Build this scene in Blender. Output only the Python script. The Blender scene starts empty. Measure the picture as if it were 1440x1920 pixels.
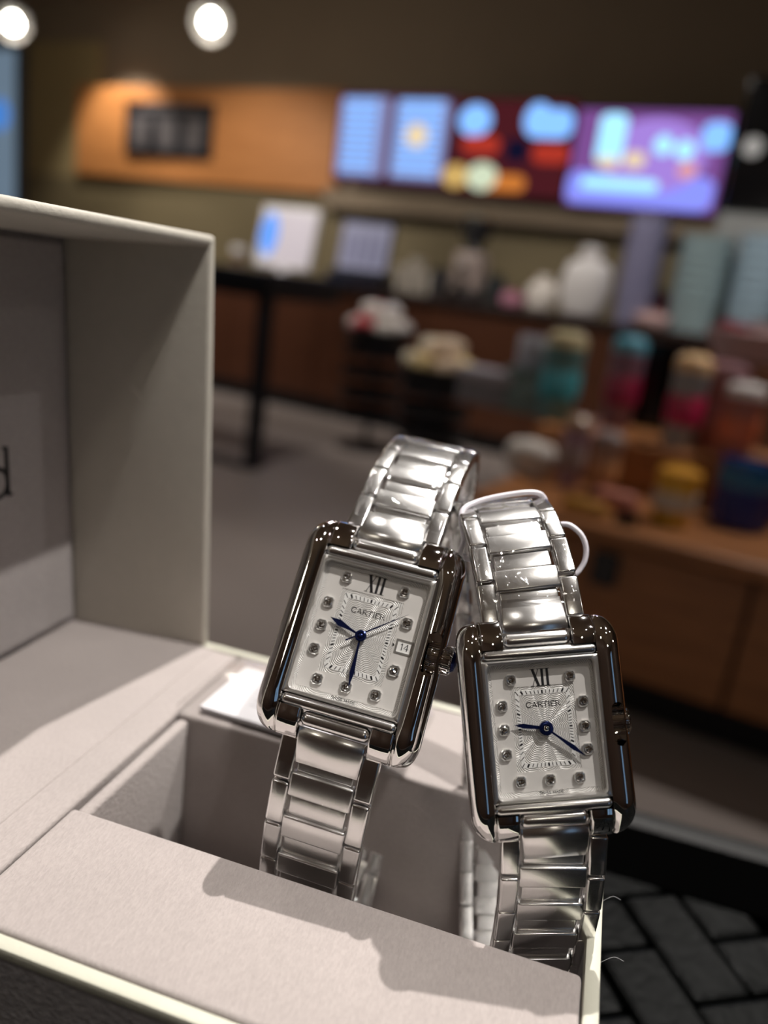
import bpy, bmesh, math, random
from mathutils import Vector, Matrix

random.seed(7)
SC = bpy.context.scene
COL = SC.collection
MM = 0.001
RIM = 0.82                      # height of the box rim above the floor
CAMZ = RIM + 0.100              # lens height
FPX = 1497.46                   # focal length in pixels of the 1440x1920 frame

# ------------------------------------------------------------------ camera
CR = Matrix(((0.9520494, -0.1960563, 0.23486989),
             (0.27730761, 0.22870088, -0.93316472),
             (0.12923788, 0.95355012, 0.27210244)))
cd = bpy.data.cameras.new('camera')
cam = bpy.data.objects.new('camera', cd)
COL.objects.link(cam)
cam.matrix_world = Matrix.Translation((0, 0, CAMZ)) @ CR.to_4x4()
cd.sensor_fit = 'VERTICAL'
cd.sensor_height = 24.0
cd.sensor_width = 18.0
cd.lens = FPX / 1920 * 24.0
cd.clip_start = 0.01
cd.clip_end = 60
cd.dof.use_dof = True
cd.dof.focus_distance = 0.134
cd.dof.aperture_fstop = 5.6
SC.camera = cam

# ------------------------------------------------------------------ world, exposure
w = bpy.data.worlds.new('daylight')
SC.world = w
w.use_nodes = True
w.node_tree.nodes['Background'].inputs[0].default_value = (0.45, 0.68, 1.0, 1)
w.node_tree.nodes['Background'].inputs[1].default_value = 0.35
SC.view_settings.view_transform = 'Standard'
SC.view_settings.look = 'None'
SC.view_settings.exposure = 0.0
SC.view_settings.gamma = 1.0
SC.view_settings.use_curve_mapping = False

# room axes: A runs along the counter wall to the right, B into the room's depth
YAW = math.radians(-12.5)
RA = Vector((math.cos(YAW), math.sin(YAW), 0))
RB = Vector((-math.sin(YAW), math.cos(YAW), 0))


def room(a, b, z):
    return RA * a + RB * b + Vector((0, 0, z))


def ray(px, py):
    return CR @ Vector((px - 720, -(py - 960), -FPX))


def at_b(px, py, b):
    r = ray(px, py)
    p = r * (b / r.dot(RB))
    return p.dot(RA), b, p.z + CAMZ


def at_z(px, py, z):
    r = ray(px, py)
    p = r * ((z - CAMZ) / r.z)
    return p.dot(RA), p.dot(RB), z


# ceiling spotlights: (a, b, watts, target a, target b, half angle, warm)
SPOTS = [
    (0.666, 0.32, 31, -0.04, 0.13, 22, 1.0),
    (-0.25, 1.12, 52, -0.05, 0.15, 20, 1.0),
    (1.50, 1.10, 3, 0.0, 0.2, 24, 1.0),
    (-1.3, 0.9, 3, -0.3, 0.3, 24, 1.0),
    (-0.6, -0.8, 1.0, -0.1, 0.1, 26, 1.0),
    (0.67, -0.34, 3.5, -0.1, 0.1, 26, 1.0),
    (-1.9, 2.1, 16, -1.9, 2.6, 38, 1.0),
    (0.25, 2.6, 20, 0.0, 1.9, 36, 1.0),
    (-0.9, 3.2, 18, -0.9, 4.6, 38, 1.0),
    (-2.6, 3.4, 14, -2.6, 4.6, 38, 1.0),
    (0.8, 3.6, 16, 0.6, 4.7, 38, 1.0),
    (-4.2, 3.3, 26, -4.3, 5.3, 36, 1.0),
    (-5.75, 4.95, 15, -5.75, 5.6, 42, 1.0),
]
CEIL = 2.95


# ------------------------------------------------------------------ materials
def nodes_of(name):
    m = bpy.data.materials.new(name)
    m.use_nodes = True
    nt = m.node_tree
    return m, nt, nt.nodes['Principled BSDF']


def simple(name, col, rough=0.5, metal=0.0, spec=0.5, noise=0.06, scale=40.0, bump=0.0, bscale=None,
           trans=0.0, emit=None, estr=0.0, sheen=0.0, coat=0.0, alpha=1.0):
    m, nt, b = nodes_of(name)
    b.inputs['Roughness'].default_value = rough
    b.inputs['Metallic'].default_value = metal
    b.inputs['Specular IOR Level'].default_value = spec
    b.inputs['Transmission Weight'].default_value = trans
    b.inputs['Coat Weight'].default_value = coat
    b.inputs['Alpha'].default_value = alpha
    if sheen:
        b.inputs['Sheen Weight'].default_value = sheen
        b.inputs['Sheen Roughness'].default_value = 0.4
    if emit:
        b.inputs['Emission Color'].default_value = (*emit, 1)
        b.inputs['Emission Strength'].default_value = estr
    tc = nt.nodes.new('ShaderNodeTexCoord')
    n = nt.nodes.new('ShaderNodeTexNoise')
    n.inputs['Scale'].default_value = scale
    n.inputs['Detail'].default_value = 4
    nt.links.new(tc.outputs['Object'], n.inputs['Vector'])
    mx = nt.nodes.new('ShaderNodeMix')
    mx.data_type = 'RGBA'
    mx.inputs['A'].default_value = (*[c * (1 - noise) for c in col], 1)
    mx.inputs['B'].default_value = (*[min(1, c * (1 + noise)) for c in col], 1)
    nt.links.new(n.outputs['Fac'], mx.inputs['Factor'])
    nt.links.new(mx.outputs['Result'], b.inputs['Base Color'])
    if bump:
        n2 = nt.nodes.new('ShaderNodeTexNoise')
        n2.inputs['Scale'].default_value = bscale or scale
        n2.inputs['Detail'].default_value = 3
        nt.links.new(tc.outputs['Object'], n2.inputs['Vector'])
        bp = nt.nodes.new('ShaderNodeBump')
        bp.inputs['Strength'].default_value = bump
        bp.inputs['Distance'].default_value = 1.0 / (bscale or scale) * 0.5
        nt.links.new(n2.outputs['Fac'], bp.inputs['Height'])
        nt.links.new(bp.outputs['Normal'], b.inputs['Normal'])
    return m


def wood(name, c1, c2, rough=0.45, scale=6.0):
    m, nt, b = nodes_of(name)
    b.inputs['Roughness'].default_value = rough
    tc = nt.nodes.new('ShaderNodeTexCoord')
    mp = nt.nodes.new('ShaderNodeMapping')
    mp.inputs['Scale'].default_value = (1.0, 6.0, 9.0)
    nt.links.new(tc.outputs['Object'], mp.inputs['Vector'])
    n = nt.nodes.new('ShaderNodeTexNoise')
    n.inputs['Scale'].default_value = scale
    n.inputs['Detail'].default_value = 6
    nt.links.new(mp.outputs['Vector'], n.inputs['Vector'])
    r = nt.nodes.new('ShaderNodeValToRGB')
    r.color_ramp.elements[0].position = 0.3
    r.color_ramp.elements[0].color = (*c1, 1)
    r.color_ramp.elements[1].position = 0.7
    r.color_ramp.elements[1].color = (*c2, 1)
    nt.links.new(n.outputs['Fac'], r.inputs['Fac'])
    nt.links.new(r.outputs['Color'], b.inputs['Base Color'])
    return m


def brushed(name, col, rough, sc=(150, 9000, 9000), bump=0.12):
    m, nt, b = nodes_of(name)
    b.inputs['Metallic'].default_value = 1.0
    b.inputs['Base Color'].default_value = (*col, 1)
    tc = nt.nodes.new('ShaderNodeTexCoord')
    mp = nt.nodes.new('ShaderNodeMapping')
    mp.inputs['Scale'].default_value = sc
    nt.links.new(tc.outputs['Object'], mp.inputs['Vector'])
    n = nt.nodes.new('ShaderNodeTexNoise')
    n.inputs['Scale'].default_value = 1.0
    n.inputs['Detail'].default_value = 3
    nt.links.new(mp.outputs['Vector'], n.inputs['Vector'])
    mr = nt.nodes.new('ShaderNodeMapRange')
    mr.inputs['To Min'].default_value = rough * 0.93
    mr.inputs['To Max'].default_value = rough * 1.07
    nt.links.new(n.outputs['Fac'], mr.inputs['Value'])
    nt.links.new(mr.outputs['Result'], b.inputs['Roughness'])
    bp = nt.nodes.new('ShaderNodeBump')
    bp.inputs['Strength'].default_value = bump
    bp.inputs['Distance'].default_value = 0.00003
    nt.links.new(n.outputs['Fac'], bp.inputs['Height'])
    nt.links.new(bp.outputs['Normal'], b.inputs['Normal'])
    return m


def clear_film(name, gloss_rough, base_fac, bump, bscale, tint=(1, 1, 1)):
    """thin clear sheet: see-through with a fresnel gloss on a crinkled surface"""
    m = bpy.data.materials.new(name)
    m.use_nodes = True
    nt = m.node_tree
    nt.nodes.clear()
    out = nt.nodes.new('ShaderNodeOutputMaterial')
    tr = nt.nodes.new('ShaderNodeBsdfTransparent')
    tr.inputs['Color'].default_value = (*tint, 1)
    gl = nt.nodes.new('ShaderNodeBsdfGlossy')
    gl.inputs['Roughness'].default_value = gloss_rough
    mix = nt.nodes.new('ShaderNodeMixShader')
    lw = nt.nodes.new('ShaderNodeLayerWeight')      # Schlick: the same from both faces of the sheet
    lw.inputs['Blend'].default_value = 0.5
    pw = nt.nodes.new('ShaderNodeMath')
    pw.operation = 'POWER'
    pw.inputs[1].default_value = 5.0
    nt.links.new(lw.outputs['Facing'], pw.inputs[0])
    ad = nt.nodes.new('ShaderNodeMath')
    ad.operation = 'MULTIPLY_ADD'
    ad.use_clamp = True
    ad.inputs[1].default_value = 0.9
    ad.inputs[2].default_value = base_fac
    nt.links.new(pw.outputs[0], ad.inputs[0])
    nt.links.new(ad.outputs[0], mix.inputs['Fac'])
    nt.links.new(tr.outputs[0], mix.inputs[1])
    nt.links.new(gl.outputs[0], mix.inputs[2])
    nt.links.new(mix.outputs[0], out.inputs['Surface'])
    if bump:
        tc = nt.nodes.new('ShaderNodeTexCoord')
        n = nt.nodes.new('ShaderNodeTexNoise')
        n.inputs['Scale'].default_value = bscale
        n.inputs['Detail'].default_value = 3
        n.inputs['Distortion'].default_value = 1.2
        nt.links.new(tc.outputs['Object'], n.inputs['Vector'])
        bp = nt.nodes.new('ShaderNodeBump')
        bp.inputs['Strength'].default_value = bump
        bp.inputs['Distance'].default_value = 0.0006
        nt.links.new(n.outputs['Fac'], bp.inputs['Height'])
        for s in (gl, lw):
            nt.links.new(bp.outputs['Normal'], s.inputs['Normal'])
    return m


def guilloche(name):
    """engine-turned silver: scalloped concentric waves cut round the dial's centre"""
    m, nt, b = nodes_of(name)
    N = nt.nodes.new
    L = nt.links.new

    def math_(op, a, c=None):
        n = N('ShaderNodeMath')
        n.operation = op
        for i, x in enumerate((a, c)):
            if x is None:
                continue
            if isinstance(x, (int, float)):
                n.inputs[i].default_value = x
            else:
                L(x, n.inputs[i])
        return n.outputs[0]
    tc = N('ShaderNodeTexCoord')
    sp = N('ShaderNodeSeparateXYZ')
    L(tc.outputs['Object'], sp.inputs[0])
    x = math_('MULTIPLY', sp.outputs['X'], 1000.0)
    y = math_('MULTIPLY', sp.outputs['Y'], 1000.0)
    r = math_('SQRT', math_('ADD', math_('MULTIPLY', x, x), math_('MULTIPLY', y, y)))
    th = math_('ARCTAN2', x, y)
    lob = math_('ABSOLUTE', math_('COSINE', math_('MULTIPLY', th, 6.0)))
    ph = math_('MULTIPLY', math_('MULTIPLY', r, math_('ADD', 1.0, math_('MULTIPLY', lob, -0.10))), 2 * math.pi / 0.30)
    wv = math_('ADD', math_('MULTIPLY', math_('SINE', ph), 0.5), 0.5)
    cr = N('ShaderNodeValToRGB')  # shading of the engraved grooves put into the base colour, besides the bump
    cr.color_ramp.elements[0].position = 0.10
    cr.color_ramp.elements[0].color = (0.52, 0.50, 0.48, 1)
    cr.color_ramp.elements[1].position = 0.62
    cr.color_ramp.elements[1].color = (0.88, 0.86, 0.83, 1)
    L(wv, cr.inputs['Fac'])
    L(cr.outputs['Color'], b.inputs['Base Color'])
    b.inputs['Metallic'].default_value = 0.05
    b.inputs['Roughness'].default_value = 0.35
    bp = N('ShaderNodeBump')
    bp.inputs['Strength'].default_value = 0.8
    bp.inputs['Distance'].default_value = 0.00008
    L(wv, bp.inputs['Height'])
    L(bp.outputs['Normal'], b.inputs['Normal'])
    return m


def velvet(name, col, sheen=0.12):
    m, nt, b = nodes_of(name)
    b.inputs['Roughness'].default_value = 0.95
    b.inputs['Specular IOR Level'].default_value = 0.1
    b.inputs['Sheen Weight'].default_value = sheen
    b.inputs['Sheen Roughness'].default_value = 0.5
    tc = nt.nodes.new('ShaderNodeTexCoord')

    def noise(sc, det, dist=0):
        n = nt.nodes.new('ShaderNodeTexNoise')
        n.inputs['Scale'].default_value = sc
        n.inputs['Detail'].default_value = det
        n.inputs['Distortion'].default_value = dist
        nt.links.new(tc.outputs['Object'], n.inputs['Vector'])
        return n
    n1 = noise(1, 4, 0.2)
    mp = nt.nodes.new('ShaderNodeMapping')
    mp.inputs['Scale'].default_value = (2600, 900, 1500)
    mp.inputs['Rotation'].default_value = (0, 0, 0.5)
    nt.links.new(tc.outputs['Object'], mp.inputs['Vector'])
    nt.links.new(mp.outputs['Vector'], n1.inputs['Vector'])
    n2 = noise(60, 2, 0.0)
    ad = nt.nodes.new('ShaderNodeMath')
    ad.operation = 'MULTIPLY_ADD'
    ad.inputs[1].default_value = 0.35
    nt.links.new(n2.outputs['Fac'], ad.inputs[0])
    nt.links.new(n1.outputs['Fac'], ad.inputs[2])
    r = nt.nodes.new('ShaderNodeValToRGB')
    r.color_ramp.elements[0].position = 0.40
    r.color_ramp.elements[0].color = (*[c * 0.93 for c in col], 1)
    r.color_ramp.elements[1].position = 1.0
    r.color_ramp.elements[1].color = (*[min(1, c * 1.16) for c in col], 1)
    nt.links.new(ad.outputs[0], r.inputs['Fac'])
    nt.links.new(r.outputs['Color'], b.inputs['Base Color'])
    bp = nt.nodes.new('ShaderNodeBump')
    bp.inputs['Strength'].default_value = 0.35
    bp.inputs['Distance'].default_value = 0.0004
    nt.links.new(n1.outputs['Fac'], bp.inputs['Height'])
    nt.links.new(bp.outputs['Normal'], b.inputs['Normal'])
    return m


def emission(name, col, strength):
    m = bpy.data.materials.new(name)
    m.use_nodes = True
    nt = m.node_tree
    nt.nodes.clear()
    o = nt.nodes.new('ShaderNodeOutputMaterial')
    e = nt.nodes.new('ShaderNodeEmission')
    e.inputs['Color'].default_value = (*col, 1)
    e.inputs['Strength'].default_value = strength
    nt.links.new(e.outputs[0], o.inputs['Surface'])
    return m


M = {}
M['polished'] = simple('polished_steel', (0.80, 0.79, 0.78), 0.035, 1.0, noise=0.01, scale=300)
M['bar'] = brushed('satin_steel_bar', (0.85, 0.84, 0.83), 0.22, (120, 9000, 9000), 0.25)
M['bezel'] = simple('satin_steel_bezel', (0.86, 0.85, 0.84), 0.3, 1.0, noise=0.02, scale=500)
M['link'] = brushed('brushed_steel_link', (0.83, 0.82, 0.81), 0.25, (5000, 300, 5000), 0.008)
M['sidelink'] = simple('satin_steel_link', (0.83, 0.82, 0.81), 0.19, 1.0, noise=0.02, scale=400)
M['film'] = clear_film('clear_protective_film', 0.07, 0.22, 0.8, 130)
M['film_flat'] = clear_film('smooth_protective_film', 0.04, 0.09, 0.12, 90)
M['crystal'] = clear_film('watch_crystal', 0.01, 0.02, 0.0, 1)
M['guilloche'] = guilloche('engine_turned_silver')
M['satin_dial'] = simple('satin_silver_dial', (0.80, 0.77, 0.74), 0.36, 0.12, noise=0.03, scale=900)
M['silver_white'] = simple('silvered_white', (0.93, 0.92, 0.90), 0.4, 0.0, noise=0.02)
M['ink'] = simple('black_ink', (0.012, 0.012, 0.015), 0.4, noise=0.0)
M['blued'] = simple('blued_steel', (0.012, 0.022, 0.11), 0.22, 0.7, noise=0.02)
M['diamond'] = simple('cut_diamond', (0.86, 0.85, 0.83), 0.05, 1.0, noise=0.3, scale=2600)
M['setting'] = simple('silver_setting', (0.86, 0.85, 0.83), 0.10, 0.8, noise=0.03)
M['dark_hole'] = simple('dark_recess', (0.02, 0.02, 0.02), 0.5)
M['velvet'] = velvet('greige_velvet', (0.315, 0.279, 0.268))
M['lid_velvet'] = velvet('grey_velvet_lining', (0.36, 0.33, 0.325), 0.1)
M['lid_paper'] = simple('beige_lid_paper', (0.46, 0.43, 0.375), 0.8, noise=0.05, scale=300, bump=0.2, bscale=900)
M['rim'] = simple('cream_box_rim', (0.46, 0.45, 0.375), 0.55, noise=0.05, scale=300, bump=0.15, bscale=700)
M['box_out'] = simple('dark_grey_leatherette', (0.30, 0.28, 0.285), 0.6, noise=0.35, scale=700, bump=0.6, bscale=900)
M['card'] = simple('white_card', (0.60, 0.585, 0.61), 0.6, noise=0.02)
M['greyink'] = simple('grey_print', (0.45, 0.44, 0.47), 0.6, noise=0.0)
M['sleeve'] = clear_film('clear_sleeve', 0.12, 0.03, 0.1, 60)
M['string'] = simple('lilac_white_plastic', (0.74, 0.70, 0.76), 0.35, noise=0.02)
M['table'] = simple('black_tabletop', (0.0006, 0.0006, 0.0006), 0.6, noise=0.2, scale=30, spec=0.0)
M['table_edge'] = simple('dark_grey_edge', (0.008, 0.0078, 0.0078), 0.5, spec=0.15, noise=0.1)
M['tile'] = simple('charcoal_tile', (0.0019, 0.0021, 0.0021), 0.34, spec=0.045, noise=0.4, scale=80, bump=0.3, bscale=400)
M['floor'] = simple('grey_brown_concrete', (0.26, 0.215, 0.195), 0.55, noise=0.18, scale=1.6, bump=0.1, bscale=60)
M['ceiling'] = simple('dark_brown_ceiling', (0.26, 0.19, 0.13), 0.8, noise=0.1, scale=3)
M['wall_dark'] = simple('dark_olive_brown_wall', (0.26, 0.195, 0.13), 0.75, noise=0.12, scale=2)
M['wall_tan'] = simple('ochre_wall', (0.36, 0.27, 0.125), 0.75, noise=0.1, scale=2)
M['wall_olive'] = simple('olive_brown_splashback', (0.20, 0.155, 0.08), 0.6, noise=0.12, scale=2)
M['wall_wood'] = wood('brown_panelling', (0.10, 0.062, 0.045), (0.17, 0.11, 0.082))
M['orange'] = wood('orange_wood_panel', (0.52, 0.20, 0.055), (0.66, 0.27, 0.08), 0.5, 3)
M['counter'] = wood('reddish_counter_wood', (0.07, 0.022, 0.009), (0.10, 0.034, 0.014), 0.4, 4)
M['counter_top'] = simple('dark_counter_top', (0.045, 0.028, 0.024), 0.25, noise=0.1)
M['deck'] = wood('display_wood', (0.27, 0.105, 0.035), (0.40, 0.16, 0.055), 0.4, 5)
M['black'] = simple('black_metal', (0.008, 0.008, 0.011), 0.35, noise=0.1)
M['black_glass'] = simple('black_gloss_panel', (0.004, 0.004, 0.005), 0.1, noise=0.0)
M['navy'] = simple('navy_plastic', (0.010, 0.012, 0.030), 0.4)
M['white'] = simple('white_plastic', (0.78, 0.76, 0.78), 0.4, noise=0.03)
M['cream'] = simple('cream_paper', (0.66, 0.60, 0.52), 0.7, noise=0.08, scale=20)
M['lilac'] = simple('lilac_grey_plastic', (0.36, 0.36, 0.47), 0.4, noise=0.05)
M['steel'] = simple('appliance_steel', (0.5, 0.5, 0.5), 0.25, 1.0, noise=0.05)
M['hopper'] = simple('smoked_hopper', (0.02, 0.02, 0.022), 0.15, noise=0.1)
M['glass'] = clear_film('clear_glass', 0.02, 0.03, 0.0, 1, (0.97, 0.97, 0.96))
gm = bpy.data.materials.new('hazy_globe_glass')
gm.use_nodes = True
gt = gm.node_tree
gt.nodes.clear()
go_, g1, g2_, gx = [gt.nodes.new(t) for t in ('ShaderNodeOutputMaterial', 'ShaderNodeBsdfTransparent', 'ShaderNodeBsdfTranslucent', 'ShaderNodeMixShader')]
gx.inputs['Fac'].default_value = 0.05
gt.links.new(g1.outputs[0], gx.inputs[1])
gt.links.new(g2_.outputs[0], gx.inputs[2])
gt.links.new(gx.outputs[0], go_.inputs['Surface'])
M['globe'] = gm
M['window_frame'] = simple('grey_window_frame', (0.10, 0.11, 0.12), 0.5)
M['bulb'] = emission('warm_bulb_glow', (1.0, 0.93, 0.80), 42.0)
M['spotface'] = emission('spotlight_face', (1.0, 0.93, 0.84), 60.0)
M['daylit'] = simple('daylit_window_pane', (0.3, 0.4, 0.5), 0.1, emit=(0.35, 0.62, 1.0), estr=0.35)
M['frosted'] = simple('frosted_blue_pane', (0.35, 0.45, 0.55), 0.5, emit=(0.42, 0.62, 0.85), estr=0.26)


def coloured(key, col, rough=0.35, **k):
    if key not in M:
        M[key] = simple(key, col, rough, **k)
    return M[key]


# ------------------------------------------------------------------ mesh helpers
def obj(name, me, mat=None, parent=None, loc=None, rot=None, smooth=False):
    o = bpy.data.objects.new(name, me)
    COL.objects.link(o)
    if mat is not None and not me.materials:
        me.materials.append(mat)
    if parent is not None:
        o.parent = parent
    if loc is not None:
        o.location = loc
    if rot is not None:
        o.rotation_euler = rot
    if smooth:
        for p in me.polygons:
            p.use_smooth = True
    return o


def empty(name, loc=(0, 0, 0), rz=0.0):
    o = bpy.data.objects.new(name, None)
    o.empty_display_size = 0.05
    COL.objects.link(o)
    o.location = loc
    o.rotation_euler = (0, 0, rz)
    return o


def tag(o, label, cat, group=None):
    o['label'] = label
    o['category'] = cat
    if group:
        o['group'] = group
    return o


def struct(o, label=None):
    o['kind'] = 'structure'
    if label:
        o['label'] = label
    return o


def mesh(name, v, f):
    me = bpy.data.meshes.new(name)
    me.from_pydata([tuple(p) for p in v], [], f)
    me.validate()
    me.update()
    return me


def fix_normals(me):
    bm = bmesh.new()
    bm.from_mesh(me)
    bmesh.ops.recalc_face_normals(bm, faces=bm.faces)
    bm.to_mesh(me)
    bm.free()
    return me


def box_mesh(x0, x1, y0, y1, z0, z1, bevel=0.0, seg=2, name='box'):
    bm = bmesh.new()
    bmesh.ops.create_cube(bm, size=1.0)
    for v in bm.verts:
        v.co = Vector(((x0 + x1) / 2 + v.co.x * (x1 - x0), (y0 + y1) / 2 + v.co.y * (y1 - y0), (z0 + z1) / 2 + v.co.z * (z1 - z0)))
    if bevel > 0:
        bmesh.ops.bevel(bm, geom=bm.edges[:], offset=bevel, segments=seg, profile=0.5, affect='EDGES')
    me = bpy.data.meshes.new(name)
    bm.to_mesh(me)
    bm.free()
    return me


def smooth_bevel(o, ang=40):
    """smooth shading with sharp edges kept by angle"""
    me = o.data
    bm = bmesh.new()
    bm.from_mesh(me)
    for f in bm.faces:
        f.smooth = True
    for e in bm.edges:
        if len(e.link_faces) == 2 and e.calc_face_angle(0) > math.radians(ang):
            e.smooth = False
    bm.to_mesh(me)
    bm.free()
    return o


def lathe(profile, seg=24, name='lathe', cap=True):
    v, f = [], []
    n = len(profile)
    for i in range(seg):
        a = 2 * math.pi * i / seg
        for r, z in profile:
            v.append((r * math.cos(a), r * math.sin(a), z))
    for i in range(seg):
        j = (i + 1) % seg
        for k in range(n - 1):
            f.append((i * n + k, j * n + k, j * n + k + 1, i * n + k + 1))
    if cap:
        if profile[0][0] > 1e-6:
            f.append([i * n for i in range(seg)][::-1])
        if profile[-1][0] > 1e-6:
            f.append([i * n + n - 1 for i in range(seg)])
    me = mesh(name, v, f)
    bm = bmesh.new()
    bm.from_mesh(me)
    bmesh.ops.remove_doubles(bm, verts=bm.verts, dist=1e-7)
    bmesh.ops.recalc_face_normals(bm, faces=bm.faces)
    bm.to_mesh(me)
    bm.free()
    return me


def tube_mesh(pts, r, seg=8, closed=False, name='tube'):
    pts = [Vector(p) for p in pts]
    n = len(pts)
    v, f = [], []
    up = Vector((0.13, 0.31, 0.94)).normalized()
    for i, p in enumerate(pts):
        if closed:
            t = pts[(i + 1) % n] - pts[i - 1]
        else:
            t = pts[min(i + 1, n - 1)] - pts[max(i - 1, 0)]
        t.normalize()
        a = up - t * up.dot(t)
        if a.length < 1e-3:
            a = Vector((1, 0, 0)) - t * t.x
        a.normalize()
        up = a
        c = t.cross(a)
        for k in range(seg):
            an = 2 * math.pi * k / seg
            v.append(p + a * (r * math.cos(an)) + c * (r * math.sin(an)))
    for i in range(n if closed else n - 1):
        j = (i + 1) % n
        for k in range(seg):
            l = (k + 1) % seg
            f.append((i * seg + k, i * seg + l, j * seg + l, j * seg + k))
    if not closed:
        f.append([k for k in range(seg)][::-1])
        f.append([(n - 1) * seg + k for k in range(seg)])
    return fix_normals(mesh(name, v, f))


def prism_mesh(poly, z0, z1, name='prism'):
    n = len(poly)
    v = [(x, y, z0) for x, y in poly] + [(x, y, z1) for x, y in poly]
    f = [list(range(n))[::-1], list(range(n, 2 * n))]
    for i in range(n):
        j = (i + 1) % n
        f.append((i, j, n + j, n + i))
    return fix_normals(mesh(name, v, f))


def catmull(pts, per=10, closed=False):
    out = []
    n = len(pts)
    P = [Vector(p) for p in pts]
    rng = range(n if closed else n - 1)
    for i in rng:
        if closed:
            p0, p1, p2, p3 = P[i - 1], P[i], P[(i + 1) % n], P[(i + 2) % n]
        else:
            p1, p2 = P[i], P[i + 1]
            p0 = P[i - 1] if i > 0 else p1 * 2 - p2
            p3 = P[i + 2] if i + 2 < n else p2 * 2 - p1
        for k in range(per):
            t = k / per
            out.append(0.5 * ((2 * p1) + (p2 - p0) * t + (2 * p0 - 5 * p1 + 4 * p2 - p3) * t * t + (3 * p1 - p0 - 3 * p2 + p3) * t ** 3))
    if not closed:
        out.append(P[-1])
    return out


# a small stroke alphabet: each glyph is (advance, [(points, stroke width)...]) on a cap height of 1
def arc(cx, cy, rx, ry, a0, a1, n=14):
    return [(cx + rx * math.cos(math.radians(a0 + (a1 - a0) * i / n)), cy + ry * math.sin(math.radians(a0 + (a1 - a0) * i / n))) for i in range(n + 1)]


TH, TK = 0.07, 0.12
def serif(x, y, w=0.2):
    return ([(x - w / 2, y), (x + w / 2, y)], TH * 0.8)


GLYPH = {
    'C': (1.02, [(arc(0.52, 0.5, 0.44, 0.5, 48, 312), TK), ([(0.83, 0.72), (0.83, 0.95)], TH), ([(0.83, 0.05), (0.83, 0.28)], TH)]),
    'A': (0.98, [([(0.08, 0), (0.46, 1)], TH), ([(0.46, 1), (0.86, 0)], TK), ([(0.22, 0.34), (0.70, 0.34)], TH), serif(0.08, 0.03), serif(0.87, 0.03)]),
    'R': (0.92, [([(0.15, 0), (0.15, 1)], TK), ([(0.15, 0.96), (0.5, 0.96)] + arc(0.5, 0.73, 0.24, 0.23, 90, -90, 8) + [(0.15, 0.5)], TH), ([(0.45, 0.5), (0.84, 0.02)], TK), serif(0.15, 0.03), serif(0.1, 0.97, 0.14), serif(0.86, 0.03, 0.14)]),
    'T': (0.90, [([(0.45, 0), (0.45, 1)], TK), ([(0.06, 0.96), (0.84, 0.96)], TH), ([(0.06, 0.8), (0.06, 0.98)], TH), ([(0.84, 0.8), (0.84, 0.98)], TH), serif(0.45, 0.03, 0.26)]),
    'I': (0.42, [([(0.2, 0), (0.2, 1)], TK), serif(0.2, 0.03, 0.3), serif(0.2, 0.97, 0.3)]),
    'E': (0.84, [([(0.15, 0), (0.15, 1)], TK), ([(0.08, 0.96), (0.72, 0.96)], TH), ([(0.15, 0.52), (0.55, 0.52)], TH), ([(0.08, 0.04), (0.74, 0.04)], TH), ([(0.72, 0.98), (0.72, 0.82)], TH), ([(0.74, 0.02), (0.74, 0.2)], TH)]),
    'S': (0.8, [(arc(0.38, 0.74, 0.28, 0.25, 30, 270, 10) + arc(0.38, 0.25, 0.3, 0.25, 90, -150, 10), TK)]),
    'W': (1.2, [([(0.04, 1), (0.32, 0)], TK), ([(0.32, 0), (0.58, 1)], TH), ([(0.58, 1), (0.84, 0)], TK), ([(0.84, 0), (1.1, 1)], TH)]),
    'M': (1.1, [([(0.12, 0), (0.12, 1)], TH), ([(0.12, 1), (0.52, 0.1)], TK), ([(0.52, 0.1), (0.92, 1)], TH), ([(0.92, 1), (0.92, 0)], TK)]),
    'D': (0.96, [([(0.15, 0), (0.15, 1)], TK), ([(0.15, 0.96), (0.4, 0.96)] + arc(0.4, 0.5, 0.42, 0.46, 90, -90, 12) + [(0.15, 0.04)], TH * 1.2)]),
    'd': (0.74, [([(0.62, -0.02), (0.62, 1.45)], 0.16), (arc(0.34, 0.42, 0.28, 0.42, 0, 360, 20), 0.13), ([(0.5, 1.42), (0.62, 1.42)], 0.09), ([(0.62, 0.0), (0.76, 0.0)], 0.09)]),
    '1': (0.6, [([(0.34, 0), (0.34, 1)], 0.13), ([(0.34, 1), (0.12, 0.76)], 0.10)]),
    '4': (0.8, [([(0.56, 0), (0.56, 1)], 0.13), ([(0.56, 1), (0.06, 0.32), (0.78, 0.32)], 0.10)]),
    ' ': (0.5, []),
}


def strokes_mesh(strokes, z0, z1, name='print'):
    """every stroke is a flat ribbon with thickness"""
    v, f = [], []
    for pts, wd in strokes:
        P = [Vector((x, y)) for x, y in pts]
        n = len(P)
        base = len(v)
        for i in range(n):
            t = (P[min(i + 1, n - 1)] - P[max(i - 1, 0)]).normalized()
            nn = Vector((-t.y, t.x)) * (wd / 2)
            for q in (P[i] + nn, P[i] - nn):
                v.append((q.x, q.y, z0))
                v.append((q.x, q.y, z1))
        for i in range(n - 1):
            a = base + i * 4
            b = a + 4
            f += [(a + 1, a + 3, b + 3, b + 1), (a, b, b + 2, a + 2), (a, a + 1, b + 1, b), (a + 2, b + 2, b + 3, a + 3)]
        a = base
        b = base + (n - 1) * 4
        f += [(a, a + 2, a + 3, a + 1), (b, b + 1, b + 3, b + 2)]
    return fix_normals(mesh(name, v, f))


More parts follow.
